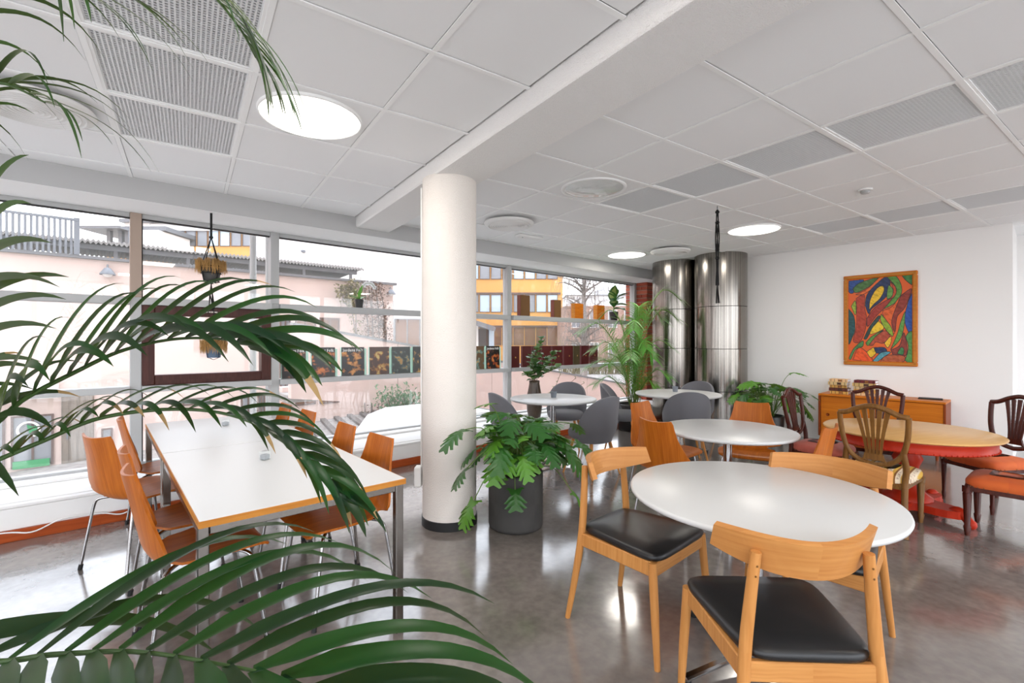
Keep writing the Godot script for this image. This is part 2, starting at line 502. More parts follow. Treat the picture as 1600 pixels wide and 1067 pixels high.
func room() -> void:
	var fl := setting("floor")
	part(fl, "screed", spanned(Vector3(-3.2, -0.12, -5.5), Vector3(8.9, 0, 3.2)), M.floor)
	# walls
	var w := setting("wall_right")
	part(w, "plaster", spanned(Vector3(7.5, 0, -3.75), Vector3(7.7, 2.9, -0.27)), M.wall)
	part(w, "plaster", spanned(Vector3(7.7, 0, -0.47), Vector3(8.5, 2.9, -0.27)), M.wall)
	part(w, "plaster", spanned(Vector3(8.5, 0, -0.47), Vector3(8.7, 2.9, 3.2)), M.wall)
	part(w, "plaster", spanned(Vector3(7.7, 0, -3.75), Vector3(8.5, 2.9, -3.55)), M.wall)
	part(w, "plaster", spanned(Vector3(8.5, 0, -5.5), Vector3(8.7, 2.9, -3.55)), M.wall)
	w = setting("wall_back")
	part(w, "plaster", spanned(Vector3(-3.2, 0, 3.0), Vector3(8.7, 0.1, 3.2)), M.wall)
	part(w, "plaster", spanned(Vector3(-3.2, 2.62, 3.0), Vector3(8.7, 2.9, 3.2)), M.wall)
	w = setting("wall_left")
	part(w, "plaster", spanned(Vector3(-3.2, 0, -5.5), Vector3(-3.0, 0.1, 3.0)), M.wall)
	part(w, "plaster", spanned(Vector3(-3.2, 2.62, -5.5), Vector3(-3.0, 2.9, 3.0)), M.wall)
	part(w, "plaster", spanned(Vector3(-3.2, 0.1, -5.5), Vector3(-3.0, 2.62, -4.6)), M.wall)
	# brick pier at the end of the window wall, each brick laid
	w = setting("wall_brick_pier")
	part(w, "mortar", spanned(Vector3(7.79, 0, -5.5), Vector3(8.49, 2.6, -5.03)), M.mortar)
	var whole := mesh_of(box(Vector3.ZERO, Vector3(0.02, 0.062, 0.232), 0.004))
	var half := mesh_of(box(Vector3.ZERO, Vector3(0.02, 0.062, 0.112), 0.004))
	var front := mesh_of(box(Vector3.ZERO, Vector3(0.226, 0.062, 0.02), 0.004))
	for row in 34:
		var y := 0.04 + row * 0.075
		var pat := [[-5.135, whole], [-5.38, whole]] if row % 2 == 0 else [[-5.075, half], [-5.255, whole], [-5.44, half]]
		for p in pat:
			inst(w, "brick", p[1], M.bricks[rng.randi() % 4], Transform3D(Basis(), Vector3(7.782, y, p[0])))
		for k in 3:
			inst(w, "brick", front, M.bricks[rng.randi() % 4], Transform3D(Basis(), Vector3(7.9 + k * 0.238 - (0.0 if row % 2 == 0 else 0.03), y, -5.022)))
	# ceiling slab with tiles, bars and the beam
	var ce := setting("ceiling")
	part(ce, "slab", spanned(Vector3(-3.2, 2.8, -5.5), Vector3(8.9, 2.95, 3.2)), M.plenum)
	var tile_mesh := mesh_of(box(Vector3.ZERO, Vector3(MOD - 0.026, 0.018, MOD - 0.026), 0.003))
	var gb := Basis(Vector3.UP, -deg_to_rad(6.6))
	var slats := sk()
	for k in 34:
		bx(slats, Vector3((k - 16.5) * 0.0176, 0, 0), Vector3(0.0075, 0.008, 0.6), 0.0)
		bx(slats, Vector3(0, 0.001, (k - 16.5) * 0.0176), Vector3(0.6, 0.006, 0.007), 0.0)
	var slat_mesh := mesh_of(slats)  # unseen pale slabs, added to bounce daylight up to the ceiling
	var rim := sk()
	for s in [-1.0, 1.0]:
		bx(rim, Vector3(s * 0.3005, 0, 0), Vector3(0.014, 0.02, 0.611), 0.0)
		bx(rim, Vector3(0, 0, s * 0.3005), Vector3(0.59, 0.02, 0.014), 0.0)
	var rim_mesh := mesh_of(rim)
	var back_mesh := mesh_of(box(Vector3.ZERO, Vector3(0.61, 0.006, 0.61)))
	var grilles := {}
	for b in [2.5, 1.5, 0.5, -0.5]: grilles[gkey(-1.5, b)] = true
	for b in [1.5, 0.5, -0.5, -1.5, -2.5]: grilles[gkey(4.02, b)] = true
	for b in [0.5, -0.5, -1.5, -2.5]: grilles[gkey(8.02, b)] = true
	var cols := []
	for i in range(-7, 0): cols.append(i + 0.5)
	for i in range(3, 14): cols.append(i - 0.98)
	for a in cols:
		for bi in range(-9, 8):
			var b: float = bi + 0.5
			var p := gpt(a, b, CEIL + 0.009)
			if p.x < -3.25 or p.x > 8.9 or p.z > 3.25 or p.z < -5.1: continue
			if grilles.has(gkey(a, b)):
				inst(ce, "grille_backing", back_mesh, M.plenum, Transform3D(gb, p + Vector3(0, 0.035, 0)))
				inst(ce, "grille_rim", rim_mesh, M.tbar, Transform3D(gb, p))
				var sl := inst(ce, "grille_slats", slat_mesh, M.grille, Transform3D(gb, p))
				sl.set_meta("kind", "stuff")
			else:
				inst(ce, "ceiling_tile", tile_mesh, M.tile, Transform3D(gb, p))
	# narrow fill tiles left and right of the beam
	for bi in range(-9, 8):
		for s in [[0.42, 0.84]]:
			var wdt: float = s[1] * MOD - 0.02
			var p := gpt(s[0], bi + 0.5, CEIL + 0.009)
			if p.z > 3.2 or p.z < -4.95: continue
			inst(ce, "ceiling_tile", mesh_of(box(Vector3.ZERO, Vector3(wdt, 0.018, MOD - 0.026), 0.003)), M.tile, Transform3D(gb, p))
	# T-bars
	for i in range(-7, 1):
		var st := sk()
		bar(st, gpt(i, -9, CEIL - 0.001), gpt(i, 5.2, CEIL - 0.001), 0.024, 0.006)
		part(ce, "grid_bar", st, M.tbar)
	for i in range(1, 14):
		var st := sk()
		bar(st, gpt(i + 0.52, -9, CEIL - 0.001), gpt(i + 0.52, 5.6, CEIL - 0.001), 0.024, 0.006)
		part(ce, "grid_bar", st, M.tbar)
	for bi in range(-9, 7):
		var st := sk()
		bar(st, gpt(-7, bi, CEIL - 0.002), gpt(0.84, bi, CEIL - 0.002), 0.024, 0.006)
		bar(st, gpt(1.43, bi, CEIL - 0.002), gpt(13, bi, CEIL - 0.002), 0.024, 0.006)
		part(ce, "grid_bar", st, M.tbar)
	var bm := sk()
	bx(bm, gpt(1.137, -1.7, 2.67), Vector3(0.375, 0.26, 8.8), 0.012, gb)
	part(setting("trim_2"), "beam", bm, M.stipple)
	# unseen storeys added above this room to shade the courtyard and house fronts
	var ust := setting("wall_added_storeys")
	part(ust, "shade_block", spanned(Vector3(-3.2, 2.96, -5.5), Vector3(34, 20, 3.2)), M.plaster_cream)
	part(ust, "shade_block", spanned(Vector3(8.91, -2.0, -5.5), Vector3(34, 2.96, 3.2)), M.plaster_cream)
	var shade_wing := setting("wall_added_wing")  # unseen block added to shade the left end of the courtyard
	part(shade_wing, "shade_block", spanned(Vector3(-40, -3, -60), Vector3(-13, 20, -7)), M.plaster_cream)
	# soffit above the windows
	var so := setting("trim_1")
	part(so, "soffit", spanned(Vector3(-3.0, 2.473, -5.5), Vector3(8.5, 2.79, -4.77), 0.006), M.soffit)
	part(so, "fascia", spanned(Vector3(-3.0, 2.476, -4.77), Vector3(8.5, 2.79, -4.758)), M.fascia)
	# pillar
	var pil := thing("pillar", "thick round white plastered pillar with black base, under the ceiling beam", "pillar", Vector3(1.97, 0, -2.966))
	part(pil, "shaft", lathed([[0.2, 0.055], [0.2, 2.545]], 64), M.pillar)
	part(pil, "base_ring", lathed([[0.0, 0.0], [0.207, 0.0], [0.207, 0.062], [0.2, 0.064]], 64, Vector3.ZERO, true), M.black)
	var cond := thing("wall_socket", "white double power socket with upright conduit on the round pillar", "socket", Vector3(1.97, 0, -2.966) + Vector3(-0.1535, 0, -0.1345) * 1.0)
	cond.rotation.y = atan2(-0.752, -0.659)
	part(cond, "conduit", tubed([Vector3(0, 0.42, 0.006), Vector3(0, 2.5, 0.006)], 0.008, 8), M.white_paint)
	part(cond, "housing", box(Vector3(0, 0.34, 0.03), Vector3(0.075, 0.15, 0.05), 0.006), M.white_paint)
	for y in [0.305, 0.375]:
		var s := part(cond, "outlet", lathed([[0.0, 0.0], [0.022, 0.0], [0.022, 0.002], [0.026, 0.004]], 20, Vector3.ZERO, true), M.frame)
		s.transform = Transform3D(Basis(Vector3.RIGHT, PI / 2), Vector3(0, y, 0.0555))
	# radiator bench below the windows
	var rb := thing("radiator_bench", "long white boxed window bench with orange-brown wooden skirting", "bench", Vector3(0, 0, 0))
	part(rb, "front_panel", spanned(Vector3(-3.0, 0.075, -4.68), Vector3(7.77, 0.222, -4.62), 0.004), M.white_paint)
	part(rb, "sill", spanned(Vector3(-3.0, 0.222, -5.27), Vector3(7.77, 0.246, -4.69), 0.004), M.white_paint)
	part(rb, "sill_nosing", spanned(Vector3(-3.0, 0.222, -4.672), Vector3(7.77, 0.244, -4.612), 0.004), M.white_paint)
	part(rb, "vent_slot", spanned(Vector3(-3.0, 0.2, -4.69), Vector3(7.77, 0.226, -4.672)), M.black)
	part(rb, "skirting", spanned(Vector3(-3.0, 0.0, -4.66), Vector3(7.77, 0.075, -4.598), 0.003), M.skirt)
	part(rb, "upstand", spanned(Vector3(-3.0, 0.246, -5.27), Vector3(7.77, 0.27, -5.14), 0.004), M.white_paint)
	var cable := sk()
	tube(cable, spline([Vector3(-0.9, 0.09, -4.59), Vector3(-0.5, 0.075, -4.585), Vector3(-0.35, 0.05, -4.575), Vector3(-0.2, 0.1, -4.59), Vector3(0.0, 0.088, -4.59), Vector3(0.12, 0.06, -4.575), Vector3(0.25, 0.1, -4.59), Vector3(0.6, 0.095, -4.59)], 40), 0.005, 6)
	var cb := part(self, "cable", cable, M.white_paint)
	tag(cb, "thin white cable drooping along the front of window bench", "cable")

func windows() -> void:
	# unseen glazing added behind the camera to put daylight on the chair backs
	var bw := setting("window_6")
	for k in 7:
		var x := -2.96 + k * 1.93
		part(bw, "mullion", spanned(Vector3(x - 0.04, 0.1, 3.04), Vector3(x + 0.04, 2.62, 3.14), 0.004), M.frame)
		if k < 6: part(bw, "pane", spanned(Vector3(x + 0.04, 0.1, 3.09), Vector3(x + 1.89, 2.62, 3.096)), M.glass)
	bw = setting("window_7")  # invented glazing on the unseen left side, brightens the white wall
	for k in 5:
		var z := -4.56 + k * 1.9
		part(bw, "mullion", spanned(Vector3(-3.14, 0.1, z - 0.04), Vector3(-3.04, 2.62, z + 0.04), 0.004), M.frame)
		if k < 4: part(bw, "pane", spanned(Vector3(-3.096, 0.1, z + 0.04), Vector3(-3.09, 2.62, z + 1.86)), M.glass)
	# lower wall below the glass
	var lw := setting("wall_window")
	part(lw, "parapet", spanned(Vector3(-3.0, -0.1, -5.5), Vector3(7.8, 0.24, -5.27)), M.white_paint)
	part(lw, "lintel", spanned(Vector3(-3.0, 2.46, -5.5), Vector3(8.5, 2.79, -5.35)), M.white_paint)
	var xs := [-3.0, -1.37, 0.23, 1.35, 4.54, 7.75]
	for i in 5:
		var win := setting("window_%d" % (i + 1))
		var x0: float = xs[i]
		var x1: float = xs[i + 1]
		# mullions of the bay's left side (and the last bay's right side)
		for x in ([x0, x1] if i == 4 else [x0]):
			part(win, "mullion", spanned(Vector3(x - 0.04, 0.24, -5.36), Vector3(x + 0.04, 1.737, -5.25), 0.004), M.frame)
			part(win, "mullion", spanned(Vector3(x - 0.04, 1.737, -5.36), Vector3(x + 0.04, 2.475, -5.25), 0.004), M.mullion_tan if i == 2 else M.frame)
		# rails that serve as shelves
		part(win, "rail", spanned(Vector3(x0 + 0.04, 0.905, -5.37), Vector3(x1 - 0.04, 0.96, -5.2), 0.004), M.frame)
		part(win, "rail", spanned(Vector3(x0 + 0.04, 1.672, -5.37), Vector3(x1 - 0.04, 1.737, -5.2), 0.004), M.frame)
		part(win, "bottom_frame", spanned(Vector3(x0 + 0.04, 0.24, -5.36), Vector3(x1 - 0.04, 0.29, -5.27), 0.004), M.frame)
		part(win, "top_frame", spanned(Vector3(x0 + 0.04, 2.435, -5.36), Vector3(x1 - 0.04, 2.475, -5.27), 0.004), M.frame)
		part(win, "gasket", spanned(Vector3(x0 + 0.04, 2.427, -5.33), Vector3(x1 - 0.04, 2.436, -5.29)), M.rubber)
		part(win, "gasket", spanned(Vector3(x0 + 0.04, 0.29, -5.33), Vector3(x0 + 0.05, 2.43, -5.29)), M.rubber)
		for r in [[0.29, 0.905], [0.96, 1.672], [1.737, 2.43]]:
			if i == 2 and r[0] == 0.96: continue
			part(win, "pane", spanned(Vector3(x0 + 0.04, r[0], -5.312), Vector3(x1 - 0.04, r[1], -5.306)), M.glass)
		if i == 2:   # the dark brown opening sash
			var st := sk()
			for e in [[x0 + 0.04, x0 + 0.13, 0.96, 1.672], [x1 - 0.13, x1 - 0.04, 0.96, 1.672], [x0 + 0.13, x1 - 0.13, 0.96, 1.05], [x0 + 0.13, x1 - 0.13, 1.582, 1.672]]:
				span(st, Vector3(e[0], e[2], -5.35), Vector3(e[1], e[3], -5.235), 0.006)
			var sash := part(win, "sash", st, M.sash)
			sash.set_meta("label", "dark brown wooden opening sash")
			part(win, "pane", spanned(Vector3(x0 + 0.13, 1.05, -5.312), Vector3(x1 - 0.13, 1.582, -5.306)), M.glass)
			part(win, "sash_handle", box(Vector3((x0 + x1) / 2, 1.627, -5.228), Vector3(0.1, 0.02, 0.025), 0.004), M.dull_chrome)

# ------------------------------------------------------------------ ceiling fixtures
func ceiling_things() -> void:
	var spots := [[-0.5, 1.5, "glowing round ceiling light beside the perforated panels left of beam"], [7.02, 4.5, "glowing round ceiling light near the steel columns by the windows"], [7.02, 1.5, "glowing round ceiling light near the black hanging rope and white wall"],
		[-0.5, -1.5, "added unseen ceiling light left of the beam, away from the windows"], [-0.5, -4.5, "added unseen ceiling light left of the beam, furthest from the windows"], [3.02, -4.5, "added unseen ceiling light right of the beam, far from the windows"], [7.02, -4.5, "added unseen ceiling light right of the beam, by the recessed wall"]]  # these out-of-view lamps are added to light the room
	var glow := mat(c8(255, 252, 246), 0.5)
	glow.emission_enabled = true
	glow.emission = c8(255, 250, 240)
	glow.emission_energy_multiplier = 1.6
	for s in spots:
		var p := gpt(s[0], s[1], CEIL)
		var t := thing("ceiling_light", s[2], "ceiling light", p, 0.0, "round ceiling lights")
		part(t, "diffuser", lathed([[0.0, -0.016], [0.262, -0.016], [0.268, -0.012], [0.268, -0.004]], 64, Vector3.ZERO, true), glow)
		part(t, "ring", lathed([[0.268, -0.004], [0.27, -0.017], [0.278, -0.014], [0.28, 0.002]], 64), M.tbar)
		var al := AreaLight3D.new()
		al.name = "lamp_light"
		al.area_size = Vector2(0.46, 0.46)
		al.light_energy = 0.7
		al.light_color = c8(255, 248, 238)
		al.shadow_enabled = true
		al.area_range = 20.0
		t.add_child(al)
		al.position = Vector3(0, -0.02, 0)
		al.rotation_degrees = Vector3(-90, 0, 0)
	# round air diffusers
	for v in [[-2.5, 2.5, "round perforated air diffuser on the ceiling beside palm fronds"], [3.02, 3.5, "round perforated air diffuser on the ceiling beside the pillar"], [7.3, 3.5, "round perforated air diffuser on the ceiling above the steel columns"]]:
		var t := thing("air_diffuser", v[2], "air vent", gpt(v[0], v[1], CEIL), 0.0, "round air diffusers")
		part(t, "collar", lathed([[0.17, 0.0], [0.17, -0.03]], 40), M.black)
		part(t, "plate", lathed([[0.0, -0.062], [0.22, -0.058], [0.262, -0.046], [0.268, -0.034], [0.262, -0.026], [0.0, -0.024]], 56), M.white_paint)
		for ring in 9:
			var rr := 0.025 + ring * 0.0245
			part(t, "ring_rib", lathed([[rr - 0.005, -0.058], [rr - 0.003, -0.067], [rr + 0.003, -0.067], [rr + 0.005, -0.058]], 48), M.white_paint)
	var dl := thing("dome_lamp", "unlit round ceiling lamp with clear ribbed dome set in a tile", "ceiling lamp", gpt(3.02, 1.5, CEIL))
	part(dl, "bezel", lathed([[0.275, 0.001], [0.272, -0.01], [0.25, -0.012], [0.245, -0.002]], 56), M.tbar)
	part(dl, "reflector", lathed([[0.0, -0.012], [0.12, -0.011], [0.2, -0.008], [0.248, -0.003]], 56), M.white_paint)
	part(dl, "dome", lathed([[0.0, -0.05], [0.1, -0.046], [0.18, -0.034], [0.235, -0.014], [0.245, -0.008]], 56), M.jar)
	var el := thing("emergency_light", "flat white emergency lamp housing on the ceiling near the windows", "lamp", gpt(4.0, 4.25, CEIL), deg_to_rad(-6.6))
	part(el, "housing", box(Vector3(0, -0.014, 0), Vector3(0.36, 0.028, 0.12), 0.01), M.white_paint)
	part(el, "indicator", lathed([[0.0, -0.034], [0.008, -0.032], [0.009, -0.026]], 12, Vector3(-0.1, 0, 0)), M.galvanised)
	var sd := thing("smoke_detector", "small white round smoke detector on a ceiling tile", "detector", gpt(6.05, -0.53, CEIL))
	part(sd, "base", lathed([[0.052, 0.0], [0.052, -0.012], [0.0, -0.014]], 28, Vector3.ZERO, true), M.white_paint)
	part(sd, "sensor", lathed([[0.036, -0.014], [0.036, -0.022], [0.028, -0.034], [0.0, -0.036]], 24), M.frame)
	# black macrame rope without a pot
	var rp := thing("hanging_rope", "empty black knotted plant-hanger rope dangling from the ceiling", "plant hanger", gpt(5.12, 1.03, CEIL))
	part(rp, "hook", tubed([Vector3(0, 0, 0), Vector3(0, -0.03, 0), Vector3(0.012, -0.045, 0), Vector3(0, -0.055, 0)], 0.004, 6), M.galvanised)
	for k in 4:
		var ph := k * TAU / 4
		var pts := []
		for i in 25:
			var q := i / 24.0
			var wide := 0.005 + 0.012 * absf(sin(q * 4.0)) * (1.0 - 0.3 * q)
			pts.append(Vector3(cos(ph + q * 3.0) * wide, -0.04 - q * 0.72, sin(ph + q * 3.0) * wide))
		part(rp, "cord", tubed(pts, 0.006, 6), M.rope)
	for y in [-0.06, -0.16, -0.42, -0.5]:
		part(rp, "knot", lathed([[0.0, y - 0.018], [0.017, y - 0.01], [0.02, y], [0.017, y + 0.01], [0.0, y + 0.018]], 12), M.rope)
	var tail := sk()
	for k in 5:
		tube(tail, [Vector3(0, -0.74, 0), Vector3(0.008 * cos(k * 1.3), -0.82, 0.008 * sin(k * 1.3)), Vector3(0.016 * cos(k * 1.3) + 0.01, -0.93, 0.016 * sin(k * 1.3))], 0.004, 5)
	part(rp, "tassel", tail, M.rope)

# ------------------------------------------------------------------ furniture; chairs face local +z
func face(f: Vector2) -> float:
	return atan2(f.x, f.y)

func ply_chair() -> Node3D:
	var t := thing("plywood_chair", "", "chair", Vector3.ZERO, 0.0, "curved plywood chairs")
	var line := spline([Vector2(0.235, 0.418), Vector2(0.2, 0.437), Vector2(0.08, 0.44), Vector2(-0.06, 0.428), Vector2(-0.15, 0.432), Vector2(-0.2, 0.475), Vector2(-0.222, 0.56), Vector2(-0.245, 0.67), Vector2(-0.275, 0.82)], 40)
	var wid := [[0.0, 0.175], [0.06, 0.2], [0.25, 0.222], [0.4, 0.19], [0.49, 0.128], [0.53, 0.124], [0.62, 0.222], [0.67, 0.245], [0.98, 0.14], [1.0, 0.128]]
	var f := func(u: float, v: float) -> Vector3:
		var x := v * 40.0
		var k := mini(int(x), 39)
		var c: Vector2 = line[k].lerp(line[k + 1], x - k)
		var w := lerps(wid, v)
		var back := smoothstep(0.5, 0.66, v)
		var dish := u * u
		var topdip := -0.012 * (1.0 - dish) * smoothstep(0.9, 1.0, v)
		return Vector3(u * w, c.y + dish * 0.012 * (1.0 - back) - 0.006 * (1.0 - back) * (1.0 - v * 2.0) * dish + topdip, c.x + back * dish * 0.045 * (w / 0.2))
	var st := sk()
	sheet(st, f, 12, 36, 0.011)
	part(t, "shell", st, M.ply)
	for sx in [-1.0, 1.0]:
		for sz in [-1.0, 1.0]:
			var pts := spline([Vector3(sx * 0.03, 0.418, sz * 0.02), Vector3(sx * 0.12, 0.414, sz * 0.11), Vector3(sx * 0.168, 0.405, sz * 0.15), Vector3(sx * 0.186, 0.37, sz * 0.165), Vector3(sx * 0.198, 0.24, sz * 0.185), Vector3(sx * 0.22, 0.02, sz * 0.215)], 16)
			var lg := part(t, "leg", tubed(pts, 0.0085, 8), M.chrome)
			part(lg, "rubber_foot", tubed([Vector3(sx * 0.2185, 0.03, sz * 0.213), Vector3(sx * 0.222, 0.0, sz * 0.217)], 0.012, 8), M.rubber)
	part(t, "seat_plate", lathed([[0.0, 0.404], [0.075, 0.406], [0.08, 0.424], [0.0, 0.426]], 20), M.rubber)
	return t

func oak_chair() -> Node3D:
	var t := thing("oak_chair", "", "chair", Vector3.ZERO, 0.0, "oak chairs with black seats")
	for sx in [-1.0, 1.0]:
		part(t, "leg", tubed([Vector3(sx * 0.238, 0.0, 0.232), Vector3(sx * 0.232, 0.2, 0.218), Vector3(sx * 0.222, 0.425, 0.2)], [0.0125, 0.017, 0.0185], 12), M.oak)
		var rl := part(t, "leg", tubed(spline([Vector3(sx * 0.222, 0.0, -0.262), Vector3(sx * 0.205, 0.22, -0.225), Vector3(sx * 0.188, 0.43, -0.2), Vector3(sx * 0.172, 0.6, -0.2), Vector3(sx * 0.158, 0.742, -0.206)], 16), [0.0125, 0.0135, 0.0145, 0.0155, 0.0165, 0.0175, 0.018, 0.018, 0.018, 0.018, 0.0178, 0.0175, 0.017, 0.0165, 0.016, 0.0155, 0.015], 12), M.oak)
		for y in [0.675, 0.705]:
			part(rl, "screw", box(Vector3(sx * (0.1645 - (y - 0.675) * 0.12), y, -0.2185 - (y - 0.675) * 0.045), Vector3(0.006, 0.006, 0.006), 0.002), M.walnut)
		var side := sk()
		bar(side, Vector3(sx * 0.216, 0.395, 0.195), Vector3(sx * 0.19, 0.395, -0.196), 0.022, 0.062, Vector3.UP, 0.004)
		part(t, "side_rail", side, M.oak)
	part(t, "front_rail", box(Vector3(0, 0.395, 0.202), Vector3(0.42, 0.06, 0.022), 0.004), M.oak_flat)
	part(t, "rear_rail", box(Vector3(0, 0.395, -0.2), Vector3(0.36, 0.06, 0.022), 0.004), M.oak_flat)
	# curved back board, lower in the middle
	var f := func(u: float, v: float) -> Vector3:
		var b := 1.0 - u * u
		var hh := 0.054 - 0.018 * pow(absf(u), 3.0)
		return Vector3(u * 0.238, 0.752 - 0.022 * b + (v * 2.0 - 1.0) * hh, -0.096 - 0.138 * b - (v - 0.5) * 0.03)
	var st := sk()
	sheet(st, f, 24, 6, 0.022)
	part(t, "backrest", st, M.oak_flat)
	# padded seat
	var prof := [[0.0, 0.0], [0.93, 0.0], [0.985, 0.008], [1.0, 0.02], [0.985, 0.031], [0.93, 0.04], [0.6, 0.047], [0.0, 0.049]]
	var rows := []
	for p in prof:
		var ring := []
		for k in 48:
			var th := TAU * k / 48
			var cx := signf(cos(th)) * pow(absf(cos(th)), 0.3)
			var cz := signf(sin(th)) * pow(absf(sin(th)), 0.3)
			var hw := 0.212 + 0.03 * cz
			ring.append(Vector3(cx * hw * p[0], 0.423 + p[1], 0.008 + cz * 0.225 * p[0]))
		rows.append(ring)
	var ss := sk()
	ss.set_smooth_group(0)
	for i in prof.size() - 1:
		for k in 48:
			var k2 := (k + 1) % 48
			var n: Vector3 = (rows[i][k] + rows[i + 1][k]) * 0.5 - Vector3(0, 0.443, 0)
			quad_n(ss, rows[i][k], rows[i + 1][k], rows[i + 1][k2], rows[i][k2], n)
	var pad := part(t, "seat", ss, M.leather)
	pad.set_meta("label", "black leather seat pad")
	return t

func felt_chair() -> Node3D:
	var t := thing("upholstered_chair", "", "chair", Vector3.ZERO, 0.0, "grey upholstered shell chairs")
	var f := func(u: float, v: float) -> Vector3:
		var ph := u * 1.36
		var top := 0.44 + 0.37 * pow(maxf(0.0, 1.0 - pow(absf(u), 2.2)), 0.62)
		var y := lerpf(0.345, top, v)
		var r := 0.205 + 0.045 * smoothstep(0.33, 0.5, y) + (y - 0.45) * 0.1 * cos(ph)
		return Vector3(sin(ph) * r * 1.02, y, -cos(ph) * r + 0.01)
	var st := sk()
	sheet(st, f, 28, 12, 0.028)
	part(t, "back_shell", st, M.grey_felt)
	part(t, "seat", lathed([[0.0, 0.36], [0.19, 0.362], [0.222, 0.385], [0.23, 0.42], [0.222, 0.45], [0.19, 0.464], [0.1, 0.47], [0.0, 0.471]], 36, Vector3(0, 0, 0.012)), M.grey_felt)
	for sx in [-1.0, 1.0]:
		for sz in [-1.0, 1.0]:
			part(t, "leg", tubed([Vector3(sx * 0.205, 0.0, sz * 0.2), Vector3(sx * 0.13, 0.365, sz * 0.12)], [0.009, 0.016], 10), M.oak)
	return t

func antique_chair(called: String, frame: Material, seat_mat: Material, with_back := true) -> Node3D:
	var t := thing(called, "", "chair", Vector3.ZERO, 0.0, "antique shield-back chairs")
	var lean := func(x: float, y: float) -> Vector3: return Vector3(x, y, -0.205 - (y - 0.4) * 0.16 + 0.35 * x * x)
	for sx in [-1.0, 1.0]:
		# front legs: square, tapered, with a spade foot
		var st := sk()
		for seg in [[0.345, 0.3, 0.021, 0.021], [0.3, 0.29, 0.016, 0.019], [0.29, 0.07, 0.019, 0.0125], [0.07, 0.062, 0.0125, 0.0165], [0.062, 0.0, 0.0165, 0.01]]:
			tube(st, [Vector3(sx * 0.19, seg[0], 0.2), Vector3(sx * 0.19, seg[1], 0.2)], [seg[2] * 1.3, seg[3] * 1.3], 4)
		part(t, "leg", st, frame)
		part(t, "leg", tubed(spline([Vector3(sx * 0.185, 0.0, -0.28), Vector3(sx * 0.172, 0.2, -0.225), Vector3(sx * 0.17, 0.36, -0.2), Vector3(sx * 0.178, 0.46, -0.205), lean.call(sx * 0.165, 0.57)], 16), 0.02, 8), frame)
		# shield side
		part(t, "shield_side", tubed(spline([lean.call(sx * 0.2, 0.825), lean.call(sx * 0.196, 0.74), lean.call(sx * 0.184, 0.64), lean.call(sx * 0.155, 0.55), lean.call(sx * 0.09, 0.487), lean.call(0.0, 0.465)], 24), 0.018, 8), frame)
	part(t, "crest_rail", tubed(spline([lean.call(-0.205, 0.826), lean.call(-0.15, 0.836), lean.call(-0.08, 0.872), lean.call(0.0, 0.892), lean.call(0.08, 0.872), lean.call(0.15, 0.836), lean.call(0.205, 0.826)], 32), 0.0185, 8), frame)
	for k in 5:
		var a := (k - 2.0) / 2.0
		var st := sk()
		var pts := spline([lean.call(a * 0.092, 0.868 - 0.014 * a * a), lean.call(a * 0.07, 0.75), lean.call(a * 0.048, 0.62), lean.call(a * 0.04, 0.53)], 12)
		for i in 12:
			bar(st, pts[i], pts[i + 1] + (pts[i + 1] - pts[i]) * 0.1, 0.011, 0.016 + 0.014 * pow(1.0 - i / 12.0, 2.0), Vector3(1, 0, 0))
		part(t, "slat", st, frame)
	var shoe := sk()
	prism(shoe, PackedVector2Array([Vector2(-0.055, 0.545), Vector2(0.055, 0.545), Vector2(0.06, 0.52), Vector2(0.075, 0.485), Vector2(0.05, 0.5), Vector2(-0.05, 0.5), Vector2(-0.075, 0.485), Vector2(-0.06, 0.52)]), -0.008, 0.008, Transform3D(Basis(), Vector3(0, 0, -0.225)))
	part(t, "splat_shoe", shoe, frame)
	for e in [[Vector3(-0.19, 0.335, 0.2), Vector3(0.19, 0.335, 0.2)], [Vector3(-0.165, 0.335, -0.195), Vector3(0.165, 0.335, -0.195)], [Vector3(-0.19, 0.335, 0.2), Vector3(-0.165, 0.335, -0.195)], [Vector3(0.19, 0.335, 0.2), Vector3(0.165, 0.335, -0.195)]]:
		var st := sk()
		bar(st, e[0], e[1], 0.026, 0.045, Vector3.UP, 0.004)
		part(t, "seat_rail", st, frame)
	# stuffed seat, wider in front
	var prof := [[1.0, 0.345], [1.03, 0.362], [1.03, 0.38], [0.98, 0.4], [0.86, 0.413], [0.5, 0.428], [0.0, 0.434]]
	var rows := []
	for p in prof:
		var ring := []
		for k in 40:
			var th := TAU * k / 40
			var cx := signf(cos(th)) * pow(absf(cos(th)), 0.35)
			var cz := signf(sin(th)) * pow(absf(sin(th)), 0.35)
			ring.append(Vector3(cx * (0.196 + 0.018 * cz) * p[0], p[1], cz * 0.212 * p[0] + 0.002))
		rows.append(ring)
	var ss := sk()
	for i in prof.size() - 1:
		for k in 40:
			var k2 := (k + 1) % 40
			var q := [rows[i][k], rows[i + 1][k], rows[i + 1][k2], rows[i][k2]]
			var n: Vector3 = (q[0] + q[1]) * 0.5 - Vector3(0, 0.33, 0)
			var ord := [0, 1, 2, 0, 2, 3]
			if (q[0] - q[2]).cross(q[0] - q[1]).dot(n) < 0.0: ord = [0, 2, 1, 0, 3, 2]
			for o in ord:
				ss.set_uv(Vector2(q[o].x * 2.2 + 0.5, q[o].z * 2.2 + 0.5))
				ss.add_vertex(q[o])
	part(t, "seat", ss, seat_mat)
	var nails := sk()
	for k in 40:
		var a: Vector3 = rows[0][k]
		bx(nails, a * Vector3(1.02, 1, 1.02) + Vector3(0, 0.006, 0), Vector3(0.007, 0.007, 0.007), 0.002)
	var nl := part(t, "nail_trim", nails, M.brass_nail)
	nl.set_meta("kind", "stuff")
	return t

